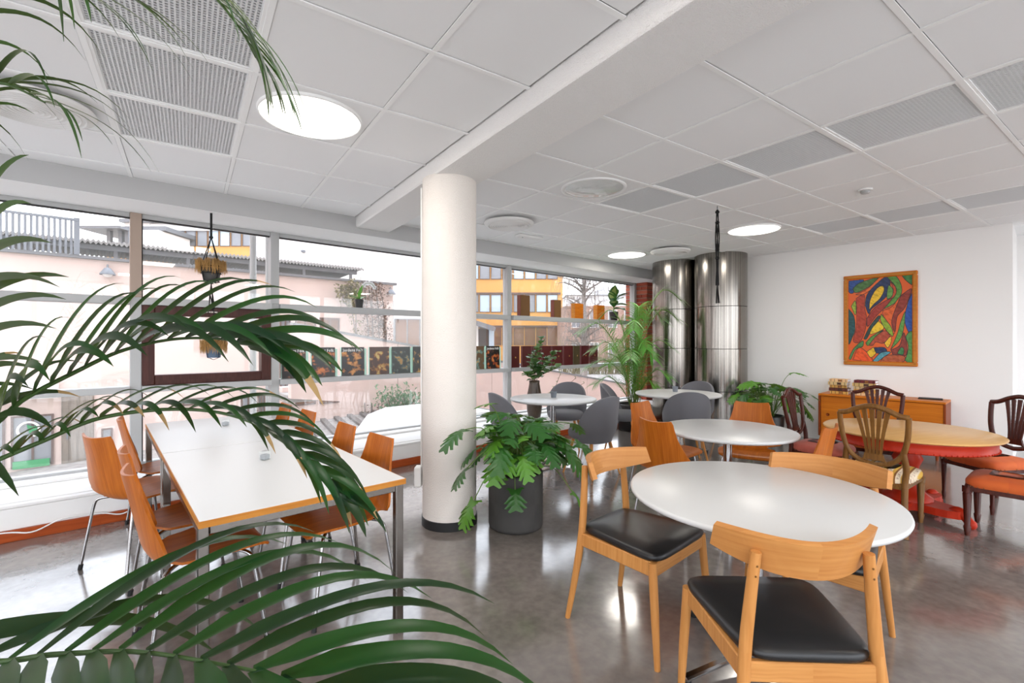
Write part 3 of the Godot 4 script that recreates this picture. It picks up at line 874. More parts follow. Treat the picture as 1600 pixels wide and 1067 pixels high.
func round_table(at: Vector2, r: float, h: float, label: String, legs_turn: float) -> void:
	var t := thing("round_table", label, "table", Vector3(at.x, 0, at.y), legs_turn, "round white pedestal tables")
	part(t, "tabletop", lathed([[0.0, h - 0.026], [r - 0.02, h - 0.026], [r - 0.004, h - 0.02], [r, h - 0.01], [r - 0.003, h - 0.002], [r - 0.008, h], [0.0, h]], 80), M.table_white)
	part(t, "column", lathed([[0.03, 0.06], [0.03, h - 0.045], [0.12, h - 0.036], [0.12, h - 0.026]], 28, Vector3.ZERO, true), M.chrome)
	part(t, "hub", lathed([[0.0, 0.035], [0.045, 0.035], [0.045, 0.075], [0.031, 0.085]], 28, Vector3.ZERO, true), M.chrome)
	for k in 4:
		var d := Vector3(sin(k * PI / 2), 0, cos(k * PI / 2))
		var st := sk()
		bar(st, d * 0.03 + Vector3(0, 0.06, 0), d * r * 0.74 + Vector3(0, 0.028, 0), 0.034, 0.02, Vector3.UP, 0.006)
		var ft := part(t, "foot", st, M.chrome)
		part(ft, "glide", lathed([[0.0, 0.0], [0.016, 0.0], [0.016, 0.02], [0.0, 0.02]], 14, d * (r * 0.74 - 0.018), true), M.rubber)

func furniture() -> void:
	# two long tables end to end
	var tabs := [[-1.965, -3.292, "long white table with wooden edge, the one further from windows"], [-3.305, -4.57, "long white table with wooden edge, the one touching the window bench"]]
	for tb in tabs:
		var zc: float = (tb[0] + tb[1]) * 0.5
		var t := thing("long_table", tb[2], "table", Vector3(0.66, 0, zc), 0.0, "long white tables")
		var hl: float = (tb[0] - tb[1]) * 0.5
		part(t, "tabletop", spanned(Vector3(-0.4, 0.7, -hl), Vector3(0.4, 0.718, hl), 0.0015), M.table_white)
		var e := sk()
		for s in [-1.0, 1.0]:
			span(e, Vector3(s * 0.4, 0.692, -hl), Vector3(s * 0.403, 0.7165, hl))
			if (s > 0.0) == (tb[0] > -3.0): span(e, Vector3(-0.403, 0.692, s * hl), Vector3(0.403, 0.7165, s * (hl + 0.003)))
		span(e, Vector3(-0.4, 0.692, -hl), Vector3(0.4, 0.7, hl))
		part(t, "wooden_edge", e, M.edge_oak)
		for s in [-1.0, 1.0]:
			for s2 in [-1.0, 1.0]:
				var lg := part(t, "leg", spanned(Vector3(s * 0.385 - 0.019, 0.02, s2 * (hl - 0.04) - 0.019), Vector3(s * 0.385 + 0.019, 0.69, s2 * (hl - 0.04) + 0.019), 0.004), M.dull_chrome)
				part(lg, "foot", spanned(Vector3(s * 0.385 - 0.018, 0.0, s2 * (hl - 0.04) - 0.018), Vector3(s * 0.385 + 0.018, 0.02, s2 * (hl - 0.04) + 0.018)), M.rubber)
			part(t, "frame_rail", spanned(Vector3(s * 0.385 - 0.014, 0.655, -hl + 0.06), Vector3(s * 0.385 + 0.014, 0.69, hl - 0.06), 0.003), M.dull_chrome)
			part(t, "frame_rail", spanned(Vector3(-0.366, 0.655, s * (hl - 0.04) - 0.014), Vector3(0.366, 0.69, s * (hl - 0.04) + 0.014), 0.003), M.dull_chrome)
	for g in [[KH(414, 718, 0.718), "small square glass salt cellar on the long table, further from windows"], [KH(352, 665, 0.718), "small square glass salt cellar on the long table touching the window bench"]]:
		var t := thing("salt_cellar", g[1], "salt cellar", g[0], 0.4, "glass salt cellars on the long tables")
		part(t, "glass", box(Vector3(0, 0.024, 0), Vector3(0.046, 0.046, 0.046), 0.006), M.jar)
		part(t, "salt", box(Vector3(0, 0.016, 0), Vector3(0.036, 0.026, 0.036), 0.004), M.pane_grey)
	# plywood chairs
	var pc := ply_chair()
	var spots := [
		[0.95, -2.48, Vector2(-1, 0.05), "plywood chair at the long tables, pillar side, furthest from windows"],
		[0.95, -2.985, Vector2(-1, 0), "plywood chair at the long tables, pillar side, second from the far end"],
		[0.96, -3.74, Vector2(-1, 0.06), "plywood chair at the long tables, pillar side, third from the far end"],
		[0.94, -4.275, Vector2(-1, 0), "plywood chair at the long tables, pillar side, nearest the window bench"],
		[0.34, -2.53, Vector2(1, -0.04), "plywood chair at the long tables, palm side, furthest from windows"],
		[0.34, -3.005, Vector2(1, -0.03), "plywood chair at the long tables, palm side, second from the far end"],
		[0.2, -3.68, Vector2(1, -0.5), "plywood chair pulled out from the long tables on the palm side"],
		[0.36, -4.27, Vector2(1, 0), "plywood chair at the long tables, palm side, nearest the window bench"],
		[3.09, -1.75, Vector2(1, 0.1), "plywood chair at the round table, its back towards the potted philodendron"],
		[3.58, -2.14, Vector2(-0.02, 1), "plywood chair at the round table, its back towards the windows"],
		[4.08, -1.66, Vector2(-1, 0.3), "plywood chair at the round table, its back towards the white wall"],
		[3.47, -1.16, Vector2(0.0, -1), "plywood chair at the round table beside the striped antique chair"]]
	for i in spots.size():
		var s: Array = spots[i]
		if i == 0:
			pc.position = Vector3(s[0], 0, s[1]); pc.rotation.y = face(s[2]); pc.set_meta("label", s[3])
		else:
			copy(pc, Vector3(s[0], 0, s[1]), face(s[2]), s[3])
	# round tables
	round_table(Vector2(2.073, -0.816), 0.51, 0.72, "round white table with oak chairs and black seats around it", -0.35)
	round_table(Vector2(3.40, -1.53), 0.45, 0.72, "round white table with plywood chairs around it", 0.2)
	round_table(Vector2(3.80, -3.65), 0.48, 0.72, "round white table with grey chairs beside the vase of branches", 0.3)
	round_table(Vector2(5.31, -3.0), 0.5, 0.72, "round white table with grey chairs beside the steel columns", 0.8)
	var oc := oak_chair()
	var oaks := [[1.95, -1.3, Vector2(0.03, 1), "oak chair with black seat, its back towards the potted philodendron"], [1.685, -0.6, Vector2(0.69, -0.72), "oak chair with black seat, its curved back seen from behind"], [2.46, -0.69, Vector2(-1, 0.03), "oak chair with black seat, its back towards the striped antique chair"]]
	for i in 3:
		var s: Array = oaks[i]
		if i == 0:
			oc.position = Vector3(s[0], 0, s[1]); oc.rotation.y = face(s[2]); oc.set_meta("label", s[3])
		else:
			copy(oc, Vector3(s[0], 0, s[1]), face(s[2]), s[3])
	var fc := felt_chair()
	var felts := [[3.36, -3.8, Vector2(1, 0.25), "grey upholstered chair beside the pillar at the round table"], [4.5, -4.1, Vector2(-0.85, 0.53), "grey upholstered chair with its back towards the window shelf of red books"], [3.79, -3.1, Vector2(0.05, -1), "grey upholstered chair whose back faces the plywood chairs, near the philodendron"],
		[5.0, -3.58, Vector2(0.5, 0.87), "grey upholstered chair beside the large areca palm"], [4.94, -2.7, Vector2(0.75, -0.66), "grey upholstered chair whose back faces the plywood chairs, near the steel columns"], [5.9, -3.12, Vector2(-1, 0.1), "grey upholstered chair right in front of the steel columns"]]
	for i in felts.size():
		var s: Array = felts[i]
		if i == 0:
			fc.position = Vector3(s[0], 0, s[1]); fc.rotation.y = face(s[2]); fc.set_meta("label", s[3])
		else:
			copy(fc, Vector3(s[0], 0, s[1]), face(s[2]), s[3])
	for g in [[KH(865, 621, 0.72), "small pale pot with a sprig on the round table by vase", true], [KH(1055, 612, 0.72), "small pale pot on the round table beside the steel columns", false]]:
		var t := thing("table_pot", g[1], "pot", g[0], 0.0, "small pale pots on the round tables")
		part(t, "cup", lathed([[0.0, 0.0], [0.028, 0.0], [0.037, 0.065], [0.033, 0.065], [0.028, 0.05], [0.0, 0.05]], 24, Vector3.ZERO, true), M.galvanised)
		if g[2]:
			var st := sk()
			for k in 12:
				leaf_blade(st, Transform3D(Basis(Vector3.UP, k * 2.1).rotated(Vector3.UP, 0.3), Vector3(0, 0.05, 0)), 0.05 + 0.02 * (k % 3), 0.018, 0.5)
			part(t, "sprig", st, M.eucalypt)
	# antique table
	var at := thing("antique_table", "antique round table with pale wooden top and red pedestal base", "table", Vector3(4.87, 0, -0.755), -0.35)
	part(at, "tabletop", lathed([[0.0, 0.626], [0.545, 0.626], [0.562, 0.632], [0.565, 0.639], [0.556, 0.646], [0.0, 0.646]], 80), M.maple)
	part(at, "apron", lathed([[0.49, 0.545], [0.515, 0.545], [0.522, 0.553], [0.515, 0.56], [0.515, 0.61], [0.525, 0.626], [0.49, 0.626]], 80), M.red_paint)
	var beads := sk()
	for k in 96:
		var th := TAU * k / 96
		bx(beads, Vector3(sin(th) * 0.521, 0.553, cos(th) * 0.521), Vector3(0.012, 0.011, 0.012), 0.004)
	var bd := part(at, "bead_trim", beads, M.red_paint)
	bd.set_meta("kind", "stuff")
	part(at, "pedestal", lathed([[0.16, 0.1], [0.16, 0.12], [0.12, 0.15], [0.075, 0.2], [0.06, 0.27], [0.075, 0.36], [0.1, 0.42], [0.08, 0.46], [0.09, 0.5], [0.2, 0.545]], 36), M.red_paint)
	var plinth := PackedVector2Array()
	for k in 48:
		var th := TAU * k / 48
		var rr := 0.17 + 0.2 * pow(absf(cos(th * 2.0)), 2.4)
		plinth.append(Vector2(cos(th), sin(th)) * rr)
	var pl := sk()
	prism(pl, plinth, 0.05, 0.105, Transform3D(Basis(Vector3.RIGHT, -PI / 2), Vector3.ZERO))
	part(at, "plinth", pl, M.red_paint)
	for k in 4:
		var d := Vector3(cos(k * PI / 2), 0, sin(k * PI / 2))
		var st := sk()
		var pts := []
		for i in 13:
			var q := i / 12.0
			pts.append(d * (0.29 + 0.14 * q) + Vector3(0, 0.085 - 0.05 * q + 0.025 * sin(q * PI * 1.5), 0))
		tube(st, pts, [0.03, 0.034, 0.037, 0.038, 0.037, 0.035, 0.033, 0.031, 0.03, 0.032, 0.034, 0.03, 0.016], 10)
		part(at, "scroll_foot", st, M.red_paint)
	# antique chairs
	var striped := stripe_seat()
	var a1 := antique_chair("antique_chair", M.walnut, striped)
	a1.position = Vector3(4.41, 0, -0.83); a1.rotation.y = face(Vector2(1, 0.02))
	a1.set_meta("label", "walnut shield-back chair with yellow striped seat at the antique table")
	var a2 := antique_chair("antique_chair", M.mahogany, M.velvet_orange)
	a2.position = Vector3(4.72, 0, -0.17); a2.rotation.y = face(Vector2(0.06, -1))
	a2.set_meta("label", "dark chair with orange velvet seat beside the striped antique chair")
	copy(a2, Vector3(5.5, 0, -0.33), face(Vector2(-0.8, -0.6)), "dark shield-back chair with orange velvet seat near the wall corner")
	copy(a2, Vector3(5.62, 0, -1.12), face(Vector2(-1, 0.1)), "dark shield-back chair standing between antique table and sideboard")
	var a3 := antique_chair("antique_chair", M.mahogany, M.velvet_pink)
	a3.position = Vector3(5.0, 0, -1.38); a3.rotation.y = face(Vector2(-0.05, 1))
	a3.set_meta("label", "dark shield-back chair with pink velvet seat beside the wall plant")

func stripe_seat() -> StandardMaterial3D:
	var img := Image.create(128, 128, false, Image.FORMAT_RGB8)
	var n1 := noise(91, 0.12, 2)
	for y in 128:
		for x in 128:
			var s := fposmod(x / 16.0, 1.0)
			var c := c8(226, 178, 74)
			if s > 0.42 and s < 0.9: c = c8(236, 218, 190)
			elif s >= 0.9 or s < 0.08: c = c8(146, 96, 48)
			if s > 0.55 and s < 0.78 and n1.get_noise_2d(x * 2.0, y * 2.0) > 0.2: c = c8(166, 140, 120)
			img.set_pixel(x, y, c)
	var m := mat(Color.WHITE, 0.8)
	m.albedo_texture = tex(img)
	return m

# ------------------------------------------------------------------ along the white wall
func wall_things() -> void:
	# steel columns
	for s in [[7.06, -3.285, "tall brushed steel column standing against the white wall"], [7.13, -4.06, "tall brushed steel column beside the brick pier"]]:
		var t := thing("steel_column", s[2], "column", Vector3(s[0], 0, s[1]), 0.0, "brushed steel columns")
		for seg in [[0.0, 0.62], [0.624, 1.24], [1.244, 1.86], [1.864, CEIL]]:
			part(t, "steel_sheet", lathed([[0.366, seg[0]], [0.37, seg[0] + 0.002], [0.37, seg[1] - 0.002], [0.366, seg[1]]], 72, Vector3.ZERO, true), M.steel)
		part(t, "core", lathed([[0.362, 0.0], [0.362, CEIL]], 48), M.black)
	# sideboard
	var t := thing("sideboard", "low teak sideboard with sliding doors against the white wall", "sideboard", Vector3(7.29, 0, -1.385), -PI / 2)
	part(t, "top", spanned(Vector3(-0.62, 0.645, -0.2), Vector3(0.62, 0.67, 0.2), 0.003), M.teak)
	part(t, "bottom", spanned(Vector3(-0.6, 0.12, -0.2), Vector3(0.6, 0.145, 0.195), 0.003), M.teak)
	for s in [-1.0, 1.0]:
		part(t, "side_panel", spanned(Vector3(s * 0.62, 0.12, -0.2), Vector3(s * 0.6, 0.645, 0.2), 0.002), M.teak_dark)
		part(t, "leg", tubed([Vector3(s * 0.54, 0.0, 0.15), Vector3(s * 0.54, 0.12, 0.15)], [0.014, 0.02], 12), M.teak_dark)
		part(t, "leg", tubed([Vector3(s * 0.54, 0.0, -0.15), Vector3(s * 0.54, 0.12, -0.15)], [0.014, 0.02], 12), M.teak_dark)
		var dr := part(t, "door", spanned(Vector3(minf(0.0, s * 0.598), 0.15, 0.165 + s * 0.01), Vector3(maxf(0.0, s * 0.598), 0.64, 0.181 + s * 0.01), 0.002), M.teak)
		part(dr, "finger_pull", lathed([[0.0, 0.0], [0.018, 0.001], [0.02, 0.003]], 18), M.teak_dark).transform = Transform3D(Basis(Vector3.RIGHT, PI / 2), Vector3(s * 0.52, 0.4, 0.181 + s * 0.01))
	part(t, "back_panel", spanned(Vector3(-0.6, 0.145, -0.198), Vector3(0.6, 0.645, -0.188)), M.teak_dark)
	var bk := thing("black_folder", "thin black folder lying on the sideboard top", "folder", Vector3(7.36, 0.67, -0.93), 0.1)
	part(bk, "cover", box(Vector3(0, 0.004, 0), Vector3(0.14, 0.008, 0.22), 0.002), M.black)
	part(bk, "pages", box(Vector3(-0.002, 0.0105, 0), Vector3(0.132, 0.005, 0.21)), M.rubber)
	# two stacks of old leather books
	var cols := [c8(214, 168, 84), c8(96, 44, 28), c8(198, 150, 72), c8(216, 186, 132), c8(232, 190, 140)]
	var cols2 := [c8(232, 196, 148), c8(222, 166, 76), c8(214, 188, 140), c8(206, 172, 108), c8(108, 28, 34)]
	var words := ["at the bottom", "second from bottom", "in the middle", "second from top", "on the top"]
	for stack in 2:
		var y := 0.67
		for k in 5:
			var wd := 0.2 + 0.012 * sin(k * 2.3 + stack) + (0.03 if stack == 1 else 0.0)
			var th := 0.036 + 0.005 * (k % 2)
			var c: Color = (cols if stack == 0 else cols2)[k]
			var o := thing("old_book", "old leather book %s of the stack %s on the sideboard" % [words[k], "nearer the wall plant" if stack == 0 else "nearer the black folder"], "book", Vector3(7.27 + 0.008 * sin(k * 3.7), y, (-1.81 if stack == 0 else -1.53) + 0.008 * cos(k * 5.1)), -PI / 2 + 0.04 * sin(k * 4.0 + stack), "old books on the sideboard")
			var st := sk()
			bx(st, Vector3(0, 0.002, 0), Vector3(wd, 0.004, 0.14), 0.001)
			bx(st, Vector3(0, th - 0.002, 0), Vector3(wd, 0.004, 0.14), 0.001)
			bx(st, Vector3(0, th * 0.5, 0.07), Vector3(wd, th, 0.006), 0.002)
			var leather := mat(c, 0.55)
			part(o, "cover", st, leather)
			part(o, "pages", box(Vector3(0, th * 0.5, -0.004), Vector3(wd - 0.008, th - 0.008, 0.13)), M.petal)
			var bands := sk()
			for q in 5:
				bx(bands, Vector3(-wd * 0.4 + wd * 0.2 * q, th * 0.5, 0.0735), Vector3(0.006, th * 0.96, 0.004), 0.001)
			part(o, "spine_band", bands, mat(c.darkened(0.45), 0.5))
			part(o, "title_patch", box(Vector3(wd * 0.1, th * 0.5, 0.0735), Vector3(wd * 0.18, th * 0.7, 0.002)), mat(c8(70, 36, 26) if k % 2 == 1 else c8(150, 92, 40), 0.5))
			y += th + 0.0005
	# painting
	var pz0 := -1.818
	var pz1 := -1.06
	var pt := thing("painting", "abstract swirling painting in an orange wooden frame on white wall", "painting", Vector3(7.498, 1.63, (pz0 + pz1) / 2), -PI / 2)
	var pw := (pz1 - pz0) / 2
	var ph := 0.588
	for e in [[Vector3(0, ph - 0.026, 0.016), Vector3(pw * 2, 0.052, 0.032)], [Vector3(0, -ph + 0.026, 0.016), Vector3(pw * 2, 0.052, 0.032)], [Vector3(pw - 0.026, 0, 0.016), Vector3(0.052, ph * 2 - 0.104, 0.032)], [Vector3(-pw + 0.026, 0, 0.016), Vector3(0.052, ph * 2 - 0.104, 0.032)]]:
		var fr := part(pt, "frame_side", box(e[0], e[1], 0.008), M.teak)
		part(fr, "bead", box(e[0] + Vector3(0, 0, 0.017), e[1] * Vector3(0.5 if e[1].x < 0.1 else 0.965, 0.5 if e[1].y < 0.1 else 1.05, 0.2), 0.002), M.edge_oak)
	var cv := sk()
	var cw := pw - 0.05
	var chh := ph - 0.05
	cv.set_normal(Vector3(0, 0, 1))
	for q in [[-1, 1], [1, 1], [1, -1], [-1, 1], [1, -1], [-1, -1]]:
		cv.set_uv(Vector2(0.5 + 0.5 * q[0], 0.5 - 0.5 * q[1]))
		cv.add_vertex(Vector3(q[0] * cw, q[1] * chh, 0.014))
	var cm := mat(Color.WHITE, 0.45)
	cm.albedo_texture = paint()
	part(pt, "canvas", cv, cm)

func paint() -> ImageTexture:
	var W := 305
	var H := 372
	var img := Image.create(W, H, false, Image.FORMAT_RGB8)
	img.fill(c8(222, 96, 32))
	var shapes := [
		[c8(28, 72, 142), [150, 165, 300, 165, 240, 220, 190, 280, 148, 260]],
		[c8(66, 112, 52), [190, 240, 260, 190, 430, 155, 400, 200, 300, 255, 220, 278]],
		[c8(226, 104, 34), [220, 295, 340, 245, 460, 150, 520, 150, 420, 230, 300, 295]],
		[c8(26, 46, 88), [315, 400, 330, 310, 400, 230, 520, 150, 555, 200, 540, 300, 470, 370, 380, 430, 350, 475]],
		[c8(238, 190, 32), [355, 440, 365, 350, 420, 260, 480, 230, 498, 270, 460, 340, 400, 390]],
		[c8(88, 144, 54), [520, 150, 600, 150, 650, 220, 660, 300, 620, 370, 540, 420, 490, 430, 560, 360, 610, 300, 600, 240]],
		[c8(190, 72, 34), [560, 200, 605, 250, 608, 310, 560, 360, 500, 380, 560, 330, 585, 280]],
		[c8(96, 150, 66), [530, 260, 545, 230, 580, 270, 570, 330, 525, 345]],
		[c8(176, 58, 32), [225, 330, 305, 300, 310, 420, 330, 520, 310, 640, 260, 730, 195, 720, 225, 600, 230, 500]],
		[c8(160, 48, 34), [330, 520, 400, 430, 500, 370, 570, 350, 500, 430, 420, 500, 340, 590]],
		[c8(224, 94, 30), [485, 450, 570, 420, 650, 330, 750, 280, 700, 400, 620, 500, 590, 660, 540, 580, 490, 500]],
		[c8(142, 46, 30), [650, 330, 750, 275, 690, 430, 620, 510, 600, 640, 570, 540]],
		[c8(142, 172, 44), [470, 480, 520, 540, 570, 610, 580, 680, 520, 630, 465, 540]],
		[c8(40, 70, 66), [300, 700, 360, 590, 440, 500, 455, 520, 380, 620, 330, 700]],
		[c8(240, 200, 40), [445, 540, 495, 610, 370, 660, 380, 610]],
		[c8(94, 152, 62), [560, 795, 620, 660, 650, 560, 690, 470, 684, 580, 650, 700]],
		[c8(26, 78, 166), [758, 300, 758, 660, 700, 600, 690, 500, 720, 380]],
		[c8(26, 78, 82), [143, 420, 200, 490, 215, 600, 190, 680, 143, 740]],
		[c8(150, 176, 50), [175, 400, 215, 350, 225, 420, 215, 480]],
		[c8(236, 84, 26), [190, 895, 260, 780, 390, 900]],
		[c8(70, 130, 66), [150, 880, 200, 790, 290, 720, 290, 770, 220, 800, 170, 890]],
		[c8(86, 146, 60), [320, 740, 380, 680, 490, 625, 430, 670, 350, 760]],
		[c8(176, 70, 42), [350, 760, 430, 670, 510, 630, 550, 680, 490, 740, 420, 730, 390, 760]],
		[c8(238, 188, 40), [500, 740, 560, 680, 560, 740, 530, 780]],
		[c8(236, 192, 42), [330, 820, 400, 780, 420, 830, 370, 870]],
		[c8(30, 50, 92), [400, 780, 500, 780, 520, 820, 430, 830]],
		[c8(84, 156, 170), [390, 900, 470, 825, 560, 820, 500, 860, 430, 908]],
		[c8(140, 52, 40), [560, 800, 640, 760, 680, 650, 710, 790, 690, 850, 600, 860]],
		[c8(60, 130, 70), [620, 830, 650, 780, 680, 790, 670, 840]],
		[c8(178, 84, 44), [460, 908, 520, 850, 680, 850, 660, 908]],
		[c8(80, 150, 72), [690, 890, 720, 780, 700, 680, 758, 650, 758, 908]],
		[c8(58, 128, 62), [660, 150, 762, 150, 762, 240, 700, 200]]]
	var br := noise(95, 0.03, 3)
	for s in shapes:
		var raw: Array = s[1]
		var key := []
		for i in range(0, raw.size(), 2):
			key.append(Vector2((raw[i] - 145.0) / 613.0 * W, (raw[i + 1] - 155.0) / 752.0 * H))
		key.append(key[0])
		var line := spline(key, key.size() * 6)
		var poly := PackedVector2Array(line)
		var lo := Vector2(1e9, 1e9)
		var hi := -lo
		for p in poly:
			lo = lo.min(p); hi = hi.max(p)
		for y in range(maxi(0, int(lo.y)), mini(H, int(hi.y) + 2)):
			for x in range(maxi(0, int(lo.x)), mini(W, int(hi.x) + 2)):
				if Geometry2D.is_point_in_polygon(Vector2(x, y), poly):
					var c: Color = s[0]
					var v := br.get_noise_2d(x + y * 0.5, y * 2.0 - x)
					img.set_pixel(x, y, c.lightened(v * 0.14) if v > 0 else c.darkened(-v * 0.3))
		for i in line.size() - 1:
			var a: Vector2 = line[i]
			var b: Vector2 = line[i + 1]
			var n := maxi(1, int(a.distance_to(b)))
			for k in n:
				var p := a.lerp(b, float(k) / n)
				img.fill_rect(Rect2i(int(p.x), int(p.y), 2, 2).intersection(Rect2i(0, 0, W, H)), c8(22, 22, 30))
	return tex(img)

# ------------------------------------------------------------------ on the window rails
func cover_image(seed_: int, dark: Color, mid: Color, hot: Color) -> StandardMaterial3D:
	var img := Image.create(64, 84, false, Image.FORMAT_RGB8)
	var n1 := noise(seed_, 0.035, 3)
	var n2 := noise(seed_ + 3, 0.09, 3)
	for y in 84:
		for x in 64:
			var v := n1.get_noise_2d(x, y) + 0.3 * n2.get_noise_2d(x, y) + 0.12 - absf(x - 32.0) / 160.0
			var c := dark.lerp(mid, smoothstep(-0.05, 0.3, v)).lerp(hot, smoothstep(0.25, 0.55, v))
			if y < 14: c = dark
			img.set_pixel(x, y, c)
	var m := mat(Color.WHITE, 0.25)
	m.albedo_texture = tex(img)
	return m

func shelf_things() -> void:
	var font := SystemFont.new()
	font.font_names = PackedStringArray(["Droid Sans"])
	font.font_weight = 700
	var tm := TextMesh.new()
	tm.text = "Jordens Folk"
	tm.font = font
	tm.font_size = 24
	tm.pixel_size = 0.00145
	tm.depth = 0.0006
	var mint := mat(c8(190, 228, 212), 0.4)
	var pale := mat(c8(226, 226, 220), 0.8)
	var covers := [cover_image(101, c8(30, 26, 24), c8(92, 62, 44), c8(196, 132, 100)), cover_image(115, c8(34, 34, 32), c8(120, 64, 40), c8(204, 120, 60)), cover_image(123, c8(32, 24, 22), c8(150, 96, 48), c8(204, 140, 70)), cover_image(138, c8(70, 40, 22), c8(150, 96, 40), c8(196, 168, 96)), cover_image(142, c8(44, 50, 44), c8(70, 92, 88), c8(170, 132, 70)), cover_image(157, c8(40, 40, 32), c8(100, 74, 40), c8(190, 150, 80)), cover_image(161, c8(96, 70, 40), c8(92, 128, 126), c8(186, 150, 92)), cover_image(173, c8(30, 20, 18), c8(150, 66, 32), c8(210, 130, 60))]
	var what := ["brown crowd scene", "dark figure with orange", "round face in ochre", "golden brown landscape", "teal and brown figures", "dark olive scene", "teal sky over ochre ground", "portrait in orange and black"]
	var px := [[443, 481, true], [490, 527, true], [537, 573, true], [581, 612, false], [616, 645, false], [649, 668, false], [737, 761, false], [764, 785, true]]
	for i in px.size():
		var a := KZ(px[i][0], 585, -5.205)
		var b := KZ(px[i][1], 585, -5.205)
		var w := absf(b.x - a.x)
		var hh := 0.325
		var t := thing("magazine", "magazine with %s cover standing on the lower window rail" % what[i], "magazine", Vector3((a.x + b.x) / 2, 0.9605, -5.272), 0.0, "magazines on the lower window rail")
		t.rotation.x = -0.02
		part(t, "block", box(Vector3(0, hh / 2, -0.012), Vector3(w, hh, 0.03), 0.002), mint)
		var cv := sk()
		cv.set_smooth_group(-1)
		for q in [[-1, 1], [1, 1], [1, -1], [-1, 1], [1, -1], [-1, -1]]:
			cv.set_uv(Vector2(0.5 + 0.5 * q[0], 0.5 - 0.5 * q[1]))
			cv.add_vertex(Vector3(q[0] * w * 0.5, hh / 2 + q[1] * hh * 0.5, 0.005))
		part(t, "cover", cv, covers[i])
		part(t, "spine", box(Vector3(w / 2 + 0.0145, hh / 2 - 0.008, -0.014), Vector3(0.029, hh - 0.016, 0.026), 0.002), mint)
		if px[i][2]:
			inst(t, "title", tm, M.white_paint, Transform3D(Basis().scaled(Vector3(w / 0.235, 1.25, 1)), Vector3(0, hh - 0.035, 0.006)))
	# dark red bound volumes on the right
	var maroon := mat(c8(82, 18, 20), 0.45)
	var gilt := mat(c8(196, 156, 84), 0.35, 0.6)
	var olive := cover_image(188, c8(54, 44, 26), c8(96, 80, 48), c8(210, 200, 170))
	var rx := [[798, 815], [819, 833], [835, 848], [850, 864], [866, 882], [884, 898], [899, 909], [911, 923], [925, 937]]
	for i in rx.size():
		var a := KZ(rx[i][0], 570, -5.21)
		var b := KZ(rx[i][1], 570, -5.21)
		var w := absf(b.x - a.x) - 0.008
		var words: String = "book with olive picture cover standing between dark red books on the rail" if i == 6 else "dark red bound book on the lower rail, %s from the white mullion" % ["first", "second", "third", "fourth", "fifth", "sixth", "seventh", "eighth", "ninth"][i]
		var t := thing("bound_book", words, "book", Vector3((a.x + b.x) / 2, 0.9605, -5.265), 0.0, "bound books on the lower window rail")
		var st := sk()
		bx(st, Vector3(0, 0.16, 0.012), Vector3(w, 0.32, 0.004), 0.001)
		bx(st, Vector3(0, 0.16, -0.022), Vector3(w, 0.32, 0.004), 0.001)
		bx(st, Vector3(-w / 2, 0.16, -0.005), Vector3(0.005, 0.32, 0.036), 0.001)
		part(t, "cover", st, maroon if i != 6 else olive)
		part(t, "pages", box(Vector3(0.004, 0.16, -0.005), Vector3(w - 0.006, 0.31, 0.029)), pale)
		part(t, "emblem", lathed([[0.0, 0.001], [0.012, 0.0], [0.013, -0.001]], 10), gilt).transform = Transform3D(Basis(Vector3.RIGHT, PI / 2), Vector3(w * 0.12, 0.15, 0.0145))
	# wooden magazine files on the upper rail
	var weave := triplanar(mat(Color.WHITE, 0.7), mottle(c8(150, 104, 44), c8(70, 44, 20), 191, 0.25, 128, 2), 4.0)
	var side := mat(c8(120, 58, 40), 0.6)
	for s in [[810, 830, 0.31, true, "patterned brown magazine file on the upper rail, beside the mullion"], [863, 878, 0.28, true, "patterned brown magazine file on the upper rail, beside a plain one"], [895, 913, 0.25, false, "plain orange wooden magazine file beside a patterned file on upper rail"], [930, 946, 0.25, false, "plain orange wooden magazine file beside the potted plant on upper rail"]]:
		var a := KZ(s[0], 490, -5.22)
		var b := KZ(s[1], 490, -5.22)
		var w := absf(b.x - a.x) * 0.72
		var hh: float = s[2]
		var t := thing("magazine_file", s[4], "magazine file", Vector3((a.x + b.x) / 2, 1.7375, -5.25), 0.0, "magazine files on the upper window rail")
		part(t, "front_board", box(Vector3(0, hh / 2, 0.04), Vector3(w, hh, 0.008), 0.003), weave if s[3] else M.teak)
		part(t, "back_board", box(Vector3(0, hh / 2, -0.04), Vector3(w, hh, 0.008), 0.003), weave if s[3] else M.teak)
		part(t, "side_board", box(Vector3(-w / 2 + 0.004, hh / 2, 0), Vector3(0.008, hh, 0.072)), side if s[3] else M.edge_oak)
		part(t, "side_board", box(Vector3(w / 2 - 0.004, hh / 2, 0), Vector3(0.008, hh, 0.072)), side if s[3] else M.edge_oak)
		part(t, "contents", box(Vector3(0, hh / 2 - 0.01, 0), Vector3(w - 0.02, hh - 0.03, 0.068)), pale)

# ------------------------------------------------------------------ plants
# a pointed oval blade along local +z
func leaf_blade(st: SurfaceTool, xf: Transform3D, L: float, W: float, curl: float, seg := 6) -> void:
	st.set_smooth_group(0)
	var prev := []
	for i in seg + 1:
		var q := float(i) / seg
		var w := W * sin(PI * pow(q, 0.75)) * 0.5 + 0.0004
		var c := Vector3(0, L * (0.5 * q - curl * q * q), L * q * (1.0 - 0.25 * curl * q))
		var row := [xf * (c + Vector3(-w, w * 0.35, 0)), xf * c, xf * (c + Vector3(w, w * 0.35, 0))]
		if i > 0:
			var up := xf.basis.y
			quad_n(st, prev[0], row[0], row[1], prev[1], up)
			quad_n(st, prev[1], row[1], row[2], prev[2], up)
		prev = row
